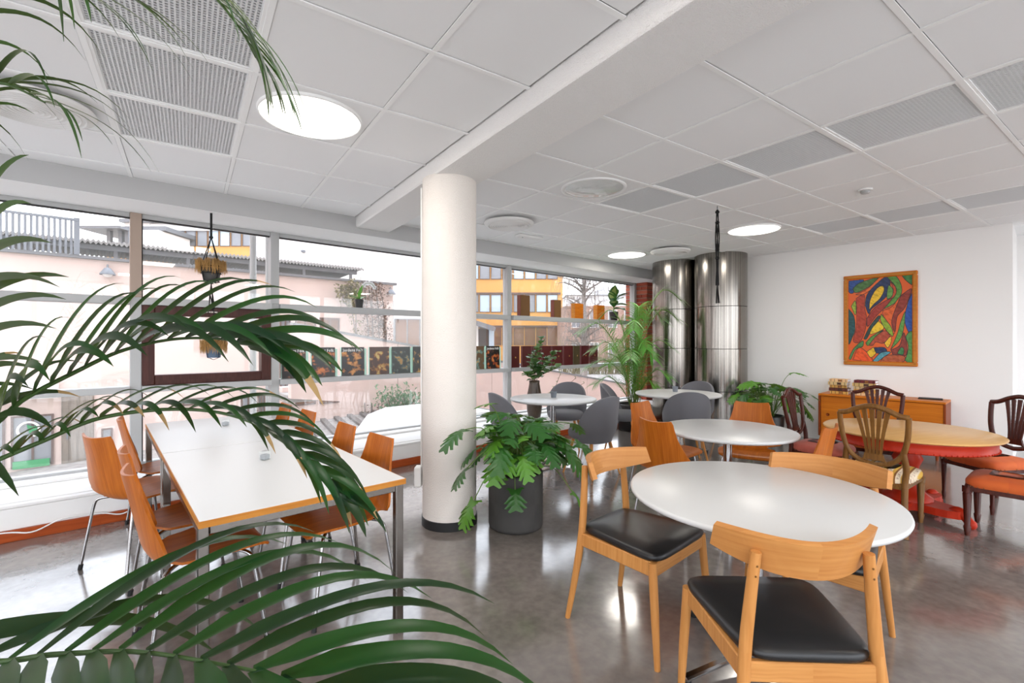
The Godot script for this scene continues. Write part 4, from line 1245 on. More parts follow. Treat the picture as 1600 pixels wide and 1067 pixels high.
# the deeply lobed leaf of a philodendron, along local +z
func lobed_leaf(L: float, W: float, droop: float, lobes: int) -> ArrayMesh:
	var st := sk()
	st.set_smooth_group(0)
	var y := func(x: float, z: float) -> float: return 0.12 * absf(x) - droop * z * z / L - 0.6 * x * x / W
	for s in [-1.0, 1.0]:
		for i in lobes:
			var q0 := float(i) / lobes
			var q1 := float(i + 1) / lobes
			var wid := W * 0.5 * (0.62 + 0.6 * sin(PI * (q0 * 0.8 + 0.12))) * (1.0 - 0.62 * q0 * q0)
			var zt := L * (q0 + 0.5 / lobes) + wid * (0.42 if i > 0 else -0.45)
			var nx0 := wid * (0.46 if i > 0 else 0.2)
			var nx1 := wid * 0.44 if i < lobes - 1 else 0.0
			var pts := [Vector2(0, L * q0), Vector2(nx0, L * q0 + nx0 * 0.3), Vector2(wid * 0.78, zt - 0.36 * L / lobes), Vector2(wid, zt), Vector2(wid * 0.72, zt + 0.26 * L / lobes), Vector2(nx1, L * q1 + nx1 * 0.3), Vector2(0, L * q1)]
			for k in range(1, 6):
				var v := []
				for p in [pts[0], pts[k], pts[k + 1]]:
					v.append(Vector3(s * p.x, y.call(p.x, p.y), p.y))
				tri_n(st, v[0], v[1], v[2], Vector3.UP)
	return mesh_of(st)

func lobed_plant(t: Node3D, n: int, h0: float, reach: float, size: float, seed_: int, wild: Array, shun := Vector3(9, 0, 9)) -> void:
	var r := RandomNumberGenerator.new()
	r.seed = seed_
	var kinds := [lobed_leaf(0.19, 0.2, 0.35, 5), lobed_leaf(0.22, 0.19, 0.6, 5), lobed_leaf(0.16, 0.17, 0.2, 4)]
	for k in n + wild.size():
		var th := k * 2.399963 + r.randf_range(-0.3, 0.3)
		var q := sqrt((k + 0.6) / n)
		var out := reach * q * r.randf_range(0.75, 1.1)
		var top := h0 + lerpf(0.44, 0.2, q * q) * r.randf_range(0.8, 1.15) * size
		if k >= n:
			th = wild[k - n][0]; out = wild[k - n][1]; top = h0 + wild[k - n][2]
		var d := Vector3(sin(th), 0, cos(th))
		var tip := d * out + Vector3(0, top, 0)
		if Vector2(tip.x - shun.x, tip.z - shun.z).length() < 0.36 or (d * (out + 0.2)).distance_to(shun) < 0.3:
			th += 1.0 if k % 2 == 0 else -1.0
			d = Vector3(sin(th), 0, cos(th))
			out *= 0.8
			tip = d * out + Vector3(0, top, 0)
		var a := d * 0.05 + Vector3(r.randf_range(-0.03, 0.03), h0 - 0.03, r.randf_range(-0.03, 0.03))
		var mid := a.lerp(tip, 0.55) + Vector3(0, 0.1 * size + 0.12 * out, 0)
		part(t, "petiole", tubed(spline([a, mid, tip], 8), 0.0035, 5), M.rachis)
		var dir := (tip - mid).normalized()
		var fwd := (Vector3(d.x, clampf(dir.y - 0.25, -0.9, 0.3), d.z) + Vector3(r.randf_range(-0.35, 0.35), 0, r.randf_range(-0.35, 0.35))).normalized()
		var xx := Vector3.UP.cross(fwd).normalized().rotated(fwd, r.randf_range(-0.5, 0.5))
		var b := Basis(xx, fwd.cross(xx), fwd).scaled(Vector3.ONE)
		var sc := r.randf_range(0.75, 1.15) * size
		inst(t, "leaf", kinds[k % 3], M.leaf if r.randf() < 0.6 else M.leaf_light, Transform3D(Basis(b.x * sc, b.y * sc, b.z * sc), tip))

func pot(t: Node3D, r0: float, r1: float, h: float, m: Material) -> void:
	part(t, "pot", lathed([[0.0, 0.0], [r0 - 0.02, 0.0], [r0 - 0.004, 0.012], [r0, 0.03], [r1, h - 0.012], [r1 - 0.003, h], [r1 - 0.016, h], [r1 - 0.018, h - 0.06]], 56), m)
	part(t, "soil", lathed([[0.0, h - 0.03], [r1 * 0.5, h - 0.034], [r1 - 0.016, h - 0.045]], 32), M.soil)

# pinnate frond merged into one blade mesh (far palms)
func small_frond(st: SurfaceTool, pts: Array, n: int, L: float, W: float, r: RandomNumberGenerator) -> void:
	for i in range(int(n * 0.22), n + 1):
		var q := float(i) / n
		var x := q * (pts.size() - 1)
		var k := mini(int(x), pts.size() - 2)
		var p: Vector3 = pts[k].lerp(pts[k + 1], x - k)
		var T: Vector3 = (pts[k + 1] - pts[k]).normalized()
		var N := (Vector3.UP - T * T.y).normalized()
		var S := T.cross(N)
		var len_ := L * (0.45 + 0.75 * sin(PI * clampf(0.15 + q * 0.75, 0, 1))) * r.randf_range(0.85, 1.1)
		for s in [-1.0, 1.0]:
			var D: Vector3 = (T * 0.75 + S * s * 0.75 + N * 0.28).normalized()
			st.set_smooth_group(0)
			var prev := []
			for j in 5:
				var u := j / 4.0
				var c: Vector3 = p + D * len_ * u - Vector3(0, 0.38 * len_ * u * u, 0)
				var w := W * (1.0 - u * u) * (0.55 + 0.45 * minf(1.0, u * 4.0)) * 0.5 + 0.0003
				var B := D.cross(N).normalized()
				var row := [c - B * w, c + B * w]
				if j > 0: quad_n(st, prev[0], row[0], row[1], prev[1], N)
				prev = row

func plants() -> void:
	var t := thing("potted_philodendron", "large lobed-leaf philodendron in a dark grey round pot beside pillar", "potted plant", Vector3(2.3, 0, -2.59))
	pot(t, 0.2, 0.2, 0.4, M.pot_grey)
	# the longer stems: angle, reach, height above rim
	lobed_plant(t, 84, 0.4, 0.36, 0.84, 501, [[atan2(-0.97, 0.1), 0.42, -0.12], [atan2(-0.97, 0.02), 0.46, 0.36], [atan2(-0.9, 0.2), 0.3, 0.52], [atan2(-0.97, 0.15), 0.5, 0.12], [atan2(0.75, 0.66), 0.45, 0.2], [atan2(0.75, 0.66), 0.47, 0.05], [atan2(0.5, 0.8), 0.42, -0.12], [atan2(0.9, 0.3), 0.45, 0.32], [atan2(-0.55, 0.6), 0.26, -0.06]], Vector3(-0.33, 0, -0.376))
	t = thing("wall_philodendron", "lobed-leaf philodendron beside the sideboard in front of white wall", "potted plant", Vector3(6.78, 0, -2.5))
	pot(t, 0.17, 0.19, 0.36, M.pot_black)
	lobed_plant(t, 44, 0.38, 0.4, 0.9, 502, [[atan2(-0.2, 1.0), 0.5, 0.32], [atan2(-0.15, 1.0), 0.45, 0.12], [0.3, 0.25, 0.55]])
	# areca palm in black pot
	t = thing("areca_palm", "tall feathery areca palm in a black pot beside the brick pier", "potted plant", Vector3(6.15, 0, -4.2))
	pot(t, 0.23, 0.25, 0.4, M.pot_black)
	var r := RandomNumberGenerator.new()
	r.seed = 77
	var tips := [K(1065, 470, 7.1), K(1052, 545, 7.0), K(905, 520, 6.9), K(925, 548, 7.0), K(935, 500, 7.2), K(960, 515, 7.2), K(1035, 500, 7.3), K(1000, 495, 7.3), K(1010, 545, 6.9), K(950, 570, 6.9), K(1045, 590, 6.9), K(985, 560, 6.8), K(1025, 605, 6.9), K(930, 600, 7.0), K(975, 530, 7.2), K(1060, 500, 7.2), K(1020, 560, 7.0), K(915, 575, 7.0), K(955, 545, 6.8), K(990, 515, 7.0)]
	for k in tips.size():
		var tip: Vector3 = tips[k] - t.position
		var a := Vector3(r.randf_range(-0.08, 0.08), 0.35, r.randf_range(-0.08, 0.08))
		var hor := Vector3(tip.x - a.x, 0, tip.z - a.z)
		var mid := a + hor * 0.22 + Vector3(0, (tip.y - a.y) * 0.72, 0)
		var mid2 := a + hor * 0.62 + Vector3(0, (tip.y - a.y) * 1.04 + 0.09, 0)
		var pts := spline([a, mid, mid2, tip], 18)
		var fr := part(t, "frond_stem", tubed(pts, 0.006, 5), M.rachis)
		var st := sk()
		small_frond(st, pts, 44, 0.25, 0.0095, r)
		part(fr, "leaflets", st, M.areca if k % 3 else M.leaf_light).set_meta("kind", "stuff")
	# vase with branches on the window bench
	t = thing("branch_vase", "tall brown vase with round-leaved branches behind the round table", "vase", Vector3(KZ(835, 620, -4.9).x, 0.246, -4.9))
	part(t, "vase", lathed([[0.0, 0.0], [0.085, 0.0], [0.105, 0.1], [0.115, 0.22], [0.105, 0.34], [0.085, 0.44], [0.075, 0.5], [0.078, 0.54], [0.07, 0.54], [0.066, 0.5]], 36), M.vase)
	var ends := [K(846, 530, 6.75), K(868, 550, 6.75), K(828, 556, 6.65), K(858, 568, 6.6), K(872, 574, 6.7), K(823, 585, 6.6), K(840, 545, 6.7), K(862, 558, 6.8)]
	for e in ends:
		var tip: Vector3 = e - t.position
		var pts := spline([Vector3(0, 0.5, 0), Vector3(tip.x * 0.3, 0.5 + (tip.y - 0.5) * 0.5, tip.z * 0.3), tip], 14)
		part(t, "branch", tubed(pts, 0.004, 5), M.twig)
		for i in range(5, 15):
			for s in 2:
				var lf := sk()
				var th := r.randf() * TAU
				leaf_blade(lf, Transform3D(Basis(Vector3.UP, th) * Basis(Vector3.RIGHT, r.randf_range(-0.6, 0.4)), pts[i]), r.randf_range(0.08, 0.12), r.randf_range(0.085, 0.12), 0.4, 5)
				part(t, "leaf", lf, M.eucalypt if r.randf() < 0.6 else M.leaf)
	# small twiggy plant on the bench behind the grey chair
	t = thing("twig_plant", "sparse leafy twigs in a pot behind the grey chair by windows", "potted plant", Vector3(5.1, 0.246, -4.95))
	part(t, "pot", lathed([[0.0, 0.0], [0.05, 0.0], [0.065, 0.12], [0.058, 0.12], [0.05, 0.1], [0.0, 0.1]], 24, Vector3.ZERO, true), M.pot_black)
	for e in [K(876, 583, 7.0), K(913, 598, 7.0), K(890, 600, 7.0), K(900, 590, 7.0), K(865, 605, 7.0)]:
		var tip: Vector3 = e - t.position
		var pts := spline([Vector3(0, 0.1, 0), Vector3(tip.x * 0.4, tip.y * 0.6, tip.z * 0.4), tip], 10)
		part(t, "branch", tubed(pts, 0.003, 5), M.twig)
		for i in range(4, 11):
			var lf := sk()
			leaf_blade(lf, Transform3D(Basis(Vector3.UP, i * 2.2) * Basis(Vector3.RIGHT, -0.1), pts[i]), 0.05, 0.028, 0.4, 4)
			part(t, "leaf", lf, M.eucalypt)
	# orchid on the upper rail
	t = thing("orchid", "small white orchid in a black pot on the upper window rail", "orchid", Vector3(KZ(562, 470, -5.25).x, 1.7375, -5.262))
	part(t, "pot", lathed([[0.0, 0.0], [0.038, 0.0], [0.05, 0.095], [0.046, 0.1], [0.04, 0.085], [0.0, 0.085]], 24, Vector3.ZERO, true), M.pot_black)
	for s in [[0.3, 0.2, 0.05, -1.0], [1.9, 0.13, 0.05, -0.2], [4.4, 0.13, 0.05, -0.2], [5.6, 0.11, 0.05, 0.0], [2.9, 0.12, 0.045, -0.1]]:
		var lf := sk()
		leaf_blade(lf, Transform3D(Basis(Vector3.UP, s[0]) * Basis(Vector3.RIGHT, s[3]), Vector3(0, 0.09, 0)), s[1], s[2], 0.3, 6)
		part(t, "leaf", lf, M.orchid_leaf)
	var stem := spline([Vector3(0, 0.09, 0), Vector3(0.03, 0.2, 0.01), Vector3(0.06, 0.28, 0.02), Vector3(0.13, 0.29, 0.03), Vector3(0.18, 0.24, 0.03)], 16)
	part(t, "flower_stem", tubed(stem, 0.0025, 5), M.rachis)
	for i in [7, 9, 11, 13, 15]:
		var fl := sk()
		for q in 5:
			leaf_blade(fl, Transform3D(Basis(Vector3(0, 0, 1), q * TAU / 5) * Basis(Vector3.RIGHT, -PI / 2 + 0.3), stem[i]), 0.03, 0.026, 0.1, 3)
		part(t, "flower", fl, M.petal)
	# dumb cane on the upper rail
	t = thing("variegated_plant", "variegated broad-leaved plant in a small black pot on upper rail", "potted plant", Vector3(KZ(959, 495, -5.25).x, 1.7375, -5.25))
	t.scale = Vector3.ONE * 1.3
	part(t, "pot", lathed([[0.0, 0.0], [0.048, 0.0], [0.064, 0.115], [0.058, 0.12], [0.05, 0.1], [0.0, 0.1]], 24, Vector3.ZERO, true), M.pot_black)
	part(t, "stem", tubed([Vector3(0, 0.08, 0), Vector3(0, 0.2, 0), Vector3(-0.01, 0.3, 0.01)], 0.008, 6), M.rachis)
	for s in [[-0.6, 0.24, 0.28, -1.1], [0.9, 0.26, 0.27, -0.3], [0.5, 0.24, 0.2, 0.2], [-1.5, 0.22, 0.22, -0.7], [1.5, 0.26, 0.24, -0.2], [-0.9, 0.2, 0.18, -0.3], [0.0, 0.22, 0.15, 0.3], [-1.9, 0.2, 0.26, -0.9], [1.9, 0.22, 0.3, -0.7]]:
		var lf := sk()
		var xf := Transform3D(Basis(Vector3.UP, s[0]) * Basis(Vector3.RIGHT, s[3]), Vector3(0, s[2], 0))
		leaf_blade(lf, xf, s[1], 0.13, 0.35, 6)
		var lo := part(t, "leaf", lf, M.leaf)
		var inner := sk()
		leaf_blade(inner, Transform3D(xf.basis, xf.origin + xf.basis.y * 0.0015), s[1] * 0.88, 0.075, 0.35, 6)
		part(lo, "pale_marking", inner, M.variegated)
	# hanging baskets in front of the brown sash
	for s in [[K(330, 335, 4.12), K(330, 417, 4.12).y, K(330, 440, 4.12).y, 0.085, "black macrame hanger holding a wire basket of dry grass", true], [Vector3(0.79, 1.668, -5.12), 1.305, 1.2, 0.075, "hanging blue-grey pot of dry grass in front of brown sash", false]]:
		var top: Vector3 = s[0]
		var rim: float = s[1] - top.y
		var bot: float = s[2] - top.y
		if s[5]: top.y = 2.473; rim = s[1] - top.y; bot = s[2] - top.y
		t = thing("hanging_planter", s[4], "hanging planter", top)
		var R: float = s[3]
		var jn := rim * (0.45 if s[5] else 0.25)
		part(t, "suspension_cord", tubed([Vector3.ZERO, Vector3(0, jn, 0)], 0.009 if s[5] else 0.003, 8), M.rope)
		part(t, "knot", lathed([[0.0, jn - 0.016], [0.015, jn - 0.008], [0.015, jn + 0.008], [0.0, jn + 0.016]], 12), M.rope)
		for k in 4:
			var d := Vector3(sin(k * PI / 2 + 0.5), 0, cos(k * PI / 2 + 0.5))
			part(t, "cord", tubed([Vector3(0, jn, 0), d * R * 1.06 + Vector3(0, rim, 0), d * R * 0.78 + Vector3(0, bot, 0), Vector3(0, bot - 0.02, 0)], 0.0045 if s[5] else 0.002, 6), M.rope)
		if s[5]:
			for y in [0.0, 0.45, 1.0]:
				var ring := []
				for k in 25: ring.append(Vector3(sin(k * TAU / 24), 0, cos(k * TAU / 24)) * lerpf(R, R * 0.75, y) + Vector3(0, lerpf(rim, bot, y), 0))
				part(t, "wire_ring", tubed(ring, 0.003, 6), M.rope)
			part(t, "liner", lathed([[0.0, bot + 0.01], [R * 0.7, bot + 0.01], [R * 0.93, rim - 0.01], [R * 0.8, rim - 0.02], [0.0, rim - 0.03]], 28), M.pot_grey)
			var tl := sk()
			for k in 6:
				tube(tl, [Vector3(0, bot - 0.02, 0), Vector3(0.012 * cos(k * 1.1), bot - 0.12, 0.012 * sin(k * 1.1)), Vector3(0.026 * cos(k * 1.4), bot - 0.24 - 0.02 * (k % 3), 0.02 * sin(k * 1.4))], 0.004, 5)
			part(t, "tassel", tl, M.rope)
		else:
			part(t, "pot", lathed([[0.0, bot], [R * 0.72, bot], [R * 0.98, rim + 0.005], [R * 0.9, rim + 0.005], [R * 0.85, rim - 0.02], [0.0, rim - 0.02]], 28, Vector3.ZERO, true), mat(c8(84, 104, 128), 0.4))
		var grass := sk()
		for k in 460:
			var th := r.randf() * TAU
			var q := sqrt(r.randf())
			var d := Vector3(sin(th), 0, cos(th))
			var a := d * R * 0.85 * q + Vector3(0, rim - 0.015, 0)
			var top_ := a + d * (0.012 + 0.04 * q) + Vector3(0, 0.04 + 0.045 * r.randf(), 0)
			var end := d * (R * 0.95 + 0.045 * r.randf()) + Vector3(0, rim - 0.02 - 0.06 * r.randf() * q, 0) if q > 0.4 else top_ + Vector3(r.randf_range(-0.02, 0.02), 0.02, r.randf_range(-0.02, 0.02))
			tube(grass, [a, top_, end], [0.0024, 0.0022, 0.0009], 3)
		part(t, "dry_grass", grass, M.straw).set_meta("kind", "stuff")

# ------------------------------------------------------------------ the big palm whose crown hangs into the picture
func leaflet(parent: Node, p: Vector3, D: Vector3, N: Vector3, L: float, W: float, droop: float, m: Material, dry: bool) -> void:
	var st := sk()
	var tipst := sk()
	st.set_smooth_group(0)
	tipst.set_smooth_group(0)
	var B := D.cross(N).normalized()
	var prev := []
	var seg := 12
	for j in seg + 1:
		var u := float(j) / seg
		var c: Vector3 = p + D * L * (u - 0.18 * droop * u * u) + N * L * 0.1 * sin(u * PI * 0.6) - Vector3(0, droop * L * (0.35 * u * u + 0.5 * pow(u, 4.0)), 0)
		var w := W * 0.5 * (0.35 + 0.65 * smoothstep(0.0, 0.18, u)) * pow(maxf(0.0, 1.0 - u), 0.55) + 0.0003
		var lift := N * w * 0.3
		var row := [c - B * w + lift, c, c + B * w + lift]
		if j > 0:
			var s := tipst if (dry and u > 0.9) else st
			quad_n(s, prev[0], row[0], row[1], prev[1], N)
			quad_n(s, prev[1], row[1], row[2], prev[2], N)
		prev = row
	var o := part(parent, "leaflet", st, m)
	if dry:
		pass
		tipst.generate_normals()
		var am := tipst.commit()
		var tipn := MeshInstance3D.new()
		tipn.mesh = am
		tipn.material_override = M.dry_tip
		tipn.name = "dry_tip_%s" % o.name
		parent.add_child(tipn)

func big_frond(t: Node3D, keys: Array, q0: float, n: int, L: float, W: float, droop: float, ang: float, lift: float, r: RandomNumberGenerator, opts := {}) -> void:
	var pts := spline(keys, 60)
	var rad := []
	for i in 61: rad.append(lerpf(0.0075, 0.002, i / 60.0))
	for i in 61: pts[i] -= t.position
	var fr := part(t, "frond", tubed(pts, rad, 7), M.kentia_stem)
	for i in n:
		var q := lerpf(q0, 0.995, float(i) / (n - 1))
		var x := q * 60.0
		var k := mini(int(x), 59)
		var p: Vector3 = pts[k].lerp(pts[k + 1], x - k)
		var T: Vector3 = (pts[mini(k + 2, 60)] - pts[maxi(k - 1, 0)]).normalized()
		var N := (Vector3.UP - T * T.y).normalized()
		if opts.has("up"): N = (opts.up - T * T.dot(opts.up)).normalized()
		var S := T.cross(N)
		var prof := 0.62 + 0.38 * sin(PI * clampf(0.2 + 0.75 * (q - q0) / (1.0 - q0), 0, 1))
		for s in [-1.0, 1.0]:
			if opts.has("only") and opts.only != s: continue
			var a: float = ang * (opts.get("near_angle", 1.0) if s > 0.0 else 1.0) * (1.0 - 0.55 * smoothstep(0.55, 1.0, q)) + r.randf_range(-0.06, 0.06)
			var D: Vector3 = (T * cos(a) + S * s * sin(a) + N * lift * (1.0 - 0.6 * q)).normalized()
			var len_: float = L * prof * r.randf_range(0.9, 1.08) * (0.7 if q > 0.93 else 1.0) * (opts.get("near", 1.0) if s > 0.0 else 1.0)
			leaflet(fr, p, D, (N - D * N.dot(D)).normalized(), len_, W * r.randf_range(0.85, 1.1), droop * r.randf_range(0.8, 1.3), M.palm if r.randf() < 0.6 else M.palm_mid, r.randf() < opts.get("dry", 0.25))

func palm() -> void:
	var r := RandomNumberGenerator.new()
	r.seed = 909
	var at := cam2w(-1.52, 0, 0.95)
	var t := thing("kentia_palm", "large dark green kentia palm with long arching feathery fronds", "potted plant", at)
	pot(t, 0.2, 0.23, 0.42, M.pot_grey)
	var c := at + Vector3(0, 0.42, 0)
	part(t, "trunk", tubed([Vector3(0, 0.36, 0), Vector3(0.01, 0.6, 0), Vector3(0, 0.8, 0)], [0.035, 0.028, 0.02], 10), M.rachis)
	var s := at + Vector3(0, 0.6, 0)
	# the low frond across the foreground
	big_frond(t, [s, cam2w(-1.3, 0.8, 0.95), K(-40, 1030, 0.93), K(90, 1022, 0.92), K(210, 1018, 0.9), K(330, 1035, 0.86), K(450, 1062, 0.83), K(600, 1120, 0.8)], 0.24, 16, 0.62, 0.047, 0.36, 0.68, 0.1, r, {"dry": 0.1, "up": Vector3.UP * 0.93 + cam2w(0, 0, -0.32)})
	# the middle frond arching over the long table
	big_frond(t, [s, cam2w(-1.45, 1.0, 1.08), K(-60, 740, 1.15), K(60, 692, 1.15), K(150, 655, 1.15), K(250, 640, 1.14), K(340, 644, 1.12), K(410, 668, 1.1), K(470, 712, 1.07), K(530, 770, 1.04)], 0.26, 20, 0.25, 0.03, 0.45, 0.5, 0.3, r, {"dry": 0.35, "near": 0.85, "near_angle": 0.5, "up": Vector3.UP * 0.93 + cam2w(0, 0, -0.3)})
	# the upper left frond, a comb of leaflets pointing up
	big_frond(t, [s, cam2w(-1.5, 1.1, 1.0), K(-60, 690, 1.05), K(40, 622, 1.05), K(120, 580, 1.05), K(190, 548, 1.05), K(270, 530, 1.05), K(350, 530, 1.04), K(410, 545, 1.02)], 0.18, 20, 0.4, 0.04, 0.34, 0.62, 0.3, r, {"dry": 0.1, "near": 0.95, "near_angle": 0.45, "up": Vector3.UP * 0.8 + cam2w(0, 0, -0.6)})
	# upright frond off the left edge: its leaflets reach in level
	big_frond(t, [s, cam2w(-1.5, 1.0, 1.15), K(-110, 640, 1.25), K(-90, 560, 1.25), K(-70, 480, 1.25), K(-50, 400, 1.22), K(-40, 330, 1.2)], 0.3, 11, 0.44, 0.03, 0.25, 0.95, 0.1, r, {"up": cam2w(0, 0, -1), "dry": 0.15})
	# fronds arching over the top left
	big_frond(t, [s, cam2w(-1.55, 1.3, 0.95), K(-160, 250, 1.0), K(-120, 60, 1.0), K(-60, -40, 1.0), K(20, -60, 1.0), K(90, -30, 0.98)], 0.36, 12, 0.44, 0.015, 0.5, 0.8, 0.0, r, {"dry": 0.0})
	big_frond(t, [s, cam2w(-1.5, 1.5, 1.0), K(-110, 80, 1.1), K(-20, -120, 1.1), K(130, -130, 1.1), K(260, -70, 1.1), K(330, -10, 1.09), K(375, 45, 1.07), K(400, 90, 1.05)], 0.5, 15, 0.26, 0.015, 0.4, 0.35, 0.0, r, {"dry": 0.0})
	big_frond(t, [s, cam2w(-1.5, 1.2, 0.98), K(-170, 380, 1.0), K(-130, 230, 1.0), K(-70, 150, 1.0), K(0, 130, 1.0), K(70, 160, 0.99)], 0.4, 10, 0.32, 0.013, 0.4, 0.7, 0.1, r, {"dry": 0.0})

# ------------------------------------------------------------------ outside
func facade_window(b: Node3D, lo: Vector3, hi: Vector3, frame: Material, pane: Material, bars := 0, depth := 0.06) -> void:
	# lo and hi in the building's own axes, the facade facing local +z
	var w := 0.05 * minf(1.0, (hi.x - lo.x))
	w = maxf(w, 0.04)
	var st := sk()
	span(st, Vector3(lo.x, lo.y, lo.z), Vector3(lo.x + w, hi.y, lo.z + depth))
	span(st, Vector3(hi.x - w, lo.y, lo.z), Vector3(hi.x, hi.y, lo.z + depth))
	span(st, Vector3(lo.x + w, lo.y, lo.z), Vector3(hi.x - w, lo.y + w, lo.z + depth))
	span(st, Vector3(lo.x + w, hi.y - w, lo.z), Vector3(hi.x - w, hi.y, lo.z + depth))
	for k in bars:
		var x := lerpf(lo.x, hi.x, float(k + 1) / (bars + 1))
		span(st, Vector3(x - w / 2, lo.y + w, lo.z), Vector3(x + w / 2, hi.y - w, lo.z + depth))
	var f := part(b, "window", st, frame)
	part(f, "pane", spanned(Vector3(lo.x + w, lo.y + w, lo.z), Vector3(hi.x - w, hi.y - w, lo.z + depth * 0.4)), pane)

func outside() -> void:
	# ground falling to the left
	var gy := func(x: float) -> float: return -1.55 + (x + 2.0) * 0.06
	var g := setting("ground")
	var st := sk()
	st.set_smooth_group(-1)
	var far := -90.0
	for e in [[-30.0, 12.0], [12.0, 70.0]]:
		quad_n(st, Vector3(e[0], gy.call(minf(e[0], 12.0)), -5.5), Vector3(e[1], gy.call(12.0), -5.5), Vector3(e[1], gy.call(12.0), far), Vector3(e[0], gy.call(minf(e[0], 12.0)), far), Vector3.UP)
	part(g, "paving", st, M.paving)
	var te := sk()
	span(te, Vector3(-14, -0.3, 3.3), Vector3(20, -0.15, 16))
	span(te, Vector3(-14, -0.3, -5.4), Vector3(-3.3, -0.15, 3.3))
	part(g, "bounce_terrace", te, M.bounce_terrace)
	for k in 16:
		var x := 2.2 + k * 0.42
		var z0 := -9.9
		st = sk()
		bar(st, Vector3(x, gy.call(x) + 0.03, -10.4), Vector3(x + 0.9, gy.call(x + 0.9) + 0.03, -14.9), 0.16, 0.1)
		part(g, "kerb_strip", st, M.sett)
	# low pink building opposite, parallel to the windows
	var FZ := -15.0
	var b := thing("low_building", "low cream plastered building with flat roof across the courtyard", "building", Vector3(0, 0, FZ))
	var x1 := KZ(614, 447, FZ).x
	var x0 := -9.0
	var topy := 3.3
	part(b, "wall", spanned(Vector3(x0, -2.2, -3.0), Vector3(x1, topy, 0)), M.plaster_cream)
	part(b, "roof_edge", spanned(Vector3(x0, topy, -3.1), Vector3(x1 + 0.1, topy + 0.07, 0.1)), M.zinc)
	for w in [[437, 454, 498, 634, M.pane_grey], [461, 493, 495, 634, M.pane_brown], [499, 530, 497, 631, M.pane_brown], [376, 399, 618, 660, M.pane_grey], [402, 414, 616, 660, M.pane_grey], [594, 601, 500, 514, M.sash]]:
		var a := KZ(w[0], w[3], FZ)
		var c := KZ(w[1], w[2], FZ)
		facade_window(b, Vector3(a.x, a.y, -0.02), Vector3(c.x, c.y, 0), M.brown_frame, w[4], 1)
	# shop front on the left with doors and a printed circle
	for w in [[17, 84, 646, 733, M.pane_grey, 1], [-20, 8, 650, 740, M.pane_grey, 0], [158, 176, 668, 700, M.pane_grey, 0], [285, 330, 620, 634, M.pane_grey, 0]]:
		var a := KZ(w[0], w[3], FZ)
		var c := KZ(w[1], w[2], FZ)
		facade_window(b, Vector3(a.x, a.y, -0.02), Vector3(c.x, c.y, 0), M.brown_frame, w[4], w[5])
	var da := KZ(96, 740, FZ)
	var dc := KZ(147, 616, FZ)
	var dr := part(b, "door", spanned(Vector3(da.x, da.y, -0.02), Vector3(dc.x, dc.y, 0.04)), M.door_wood)
	for k in 4:
		part(dr, "door_board", spanned(Vector3(lerpf(da.x, dc.x, k / 4.0) + 0.02, da.y + 0.05, 0.04), Vector3(lerpf(da.x, dc.x, (k + 1) / 4.0) - 0.02, dc.y - 0.05, 0.055), 0.004), M.door_wood)
	part(dr, "door_handle", box(Vector3(da.x + 0.1, (da.y + dc.y) / 2, 0.08), Vector3(0.03, 0.2, 0.04), 0.005), M.galvanised)
	var sg := KZ(46, 730, FZ)
	var s2 := KZ(78, 716, FZ)
	part(b, "green_sign", spanned(Vector3(KZ(20, 730, FZ).x, sg.y, 0.05), Vector3(s2.x, s2.y + 0.02, 0.07)), M.green_sign)
	var ring := []
	var rc := KZ(45, 671, FZ)
	for k in range(3, 22): ring.append(Vector3(rc.x + 0.17 * sin(k * TAU / 24 + PI * 1.1), rc.y + 0.17 * cos(k * TAU / 24 + PI * 1.1), 0.07))
	part(b, "sign_ring", tubed(ring, 0.025, 8), M.plaster_white)
	st = sk()
	prism(st, PackedVector2Array([Vector2(-0.02, -0.1), Vector2(0.06, -0.13), Vector2(0.12, 0.12), Vector2(0.04, 0.06), Vector2(-0.07, 0.12)]), 0.05, 0.07, Transform3D(Basis(), Vector3(rc.x + 0.04, rc.y, 0)))
	part(b, "sign_mark", st, M.green_sign)
	part(b, "shop_fascia", spanned(Vector3(x0, KZ(60, 620, FZ).y, 0), Vector3(KZ(92, 620, FZ).x, KZ(60, 597, FZ).y, 0.5)), M.plaster_white)
	# corrugated canopy on posts along the roof
	var CZ := -16.6
	var cn := thing("roof_canopy", "long grey corrugated canopy on posts above the low building's roof", "canopy", Vector3(0, 0, CZ))
	var cy := KZ(0, 375, CZ).y
	var cx1 := KZ(552, 434, CZ).x
	st = sk()
	st.set_smooth_group(0)
	var nwave := 640
	for k in nwave:
		var xa := lerpf(x0, cx1, float(k) / nwave)
		var xb := lerpf(x0, cx1, float(k + 1) / nwave)
		var ya := cy + 0.03 * sin(k * PI / 2.0)
		var yb := cy + 0.03 * sin((k + 1) * PI / 2.0)
		quad_n(st, Vector3(xa, ya + 0.1, 0.9), Vector3(xb, yb + 0.1, 0.9), Vector3(xb, yb, -1.4), Vector3(xa, ya, -1.4), Vector3.UP)
		quad_n(st, Vector3(xa, ya + 0.1, 0.9), Vector3(xb, yb + 0.1, 0.9), Vector3(xb, yb + 0.02, 0.92), Vector3(xa, ya + 0.02, 0.92), Vector3.BACK)
	part(cn, "corrugated_sheet", st, M.corrugate)
	part(cn, "edge_beam", spanned(Vector3(x0, cy - 0.12, 0.7), Vector3(cx1 - 0.2, cy + 0.0, 0.8)), M.zinc)
	for k in 11:
		part(cn, "post", spanned(Vector3(lerpf(x0, cx1 - 0.4, k / 10.0) - 0.04, topy + 0.07, 0.7), Vector3(lerpf(x0, cx1 - 0.4, k / 10.0) + 0.04, cy - 0.1, 0.78)), M.zinc)
	# railing on the roof at the left
	var RZ := -14.9
	var rl := thing("roof_railing", "tall galvanised bar railing standing on the low building's roof edge", "railing", Vector3(0, 0, RZ))
	var ra := KZ(-40, 325, RZ)
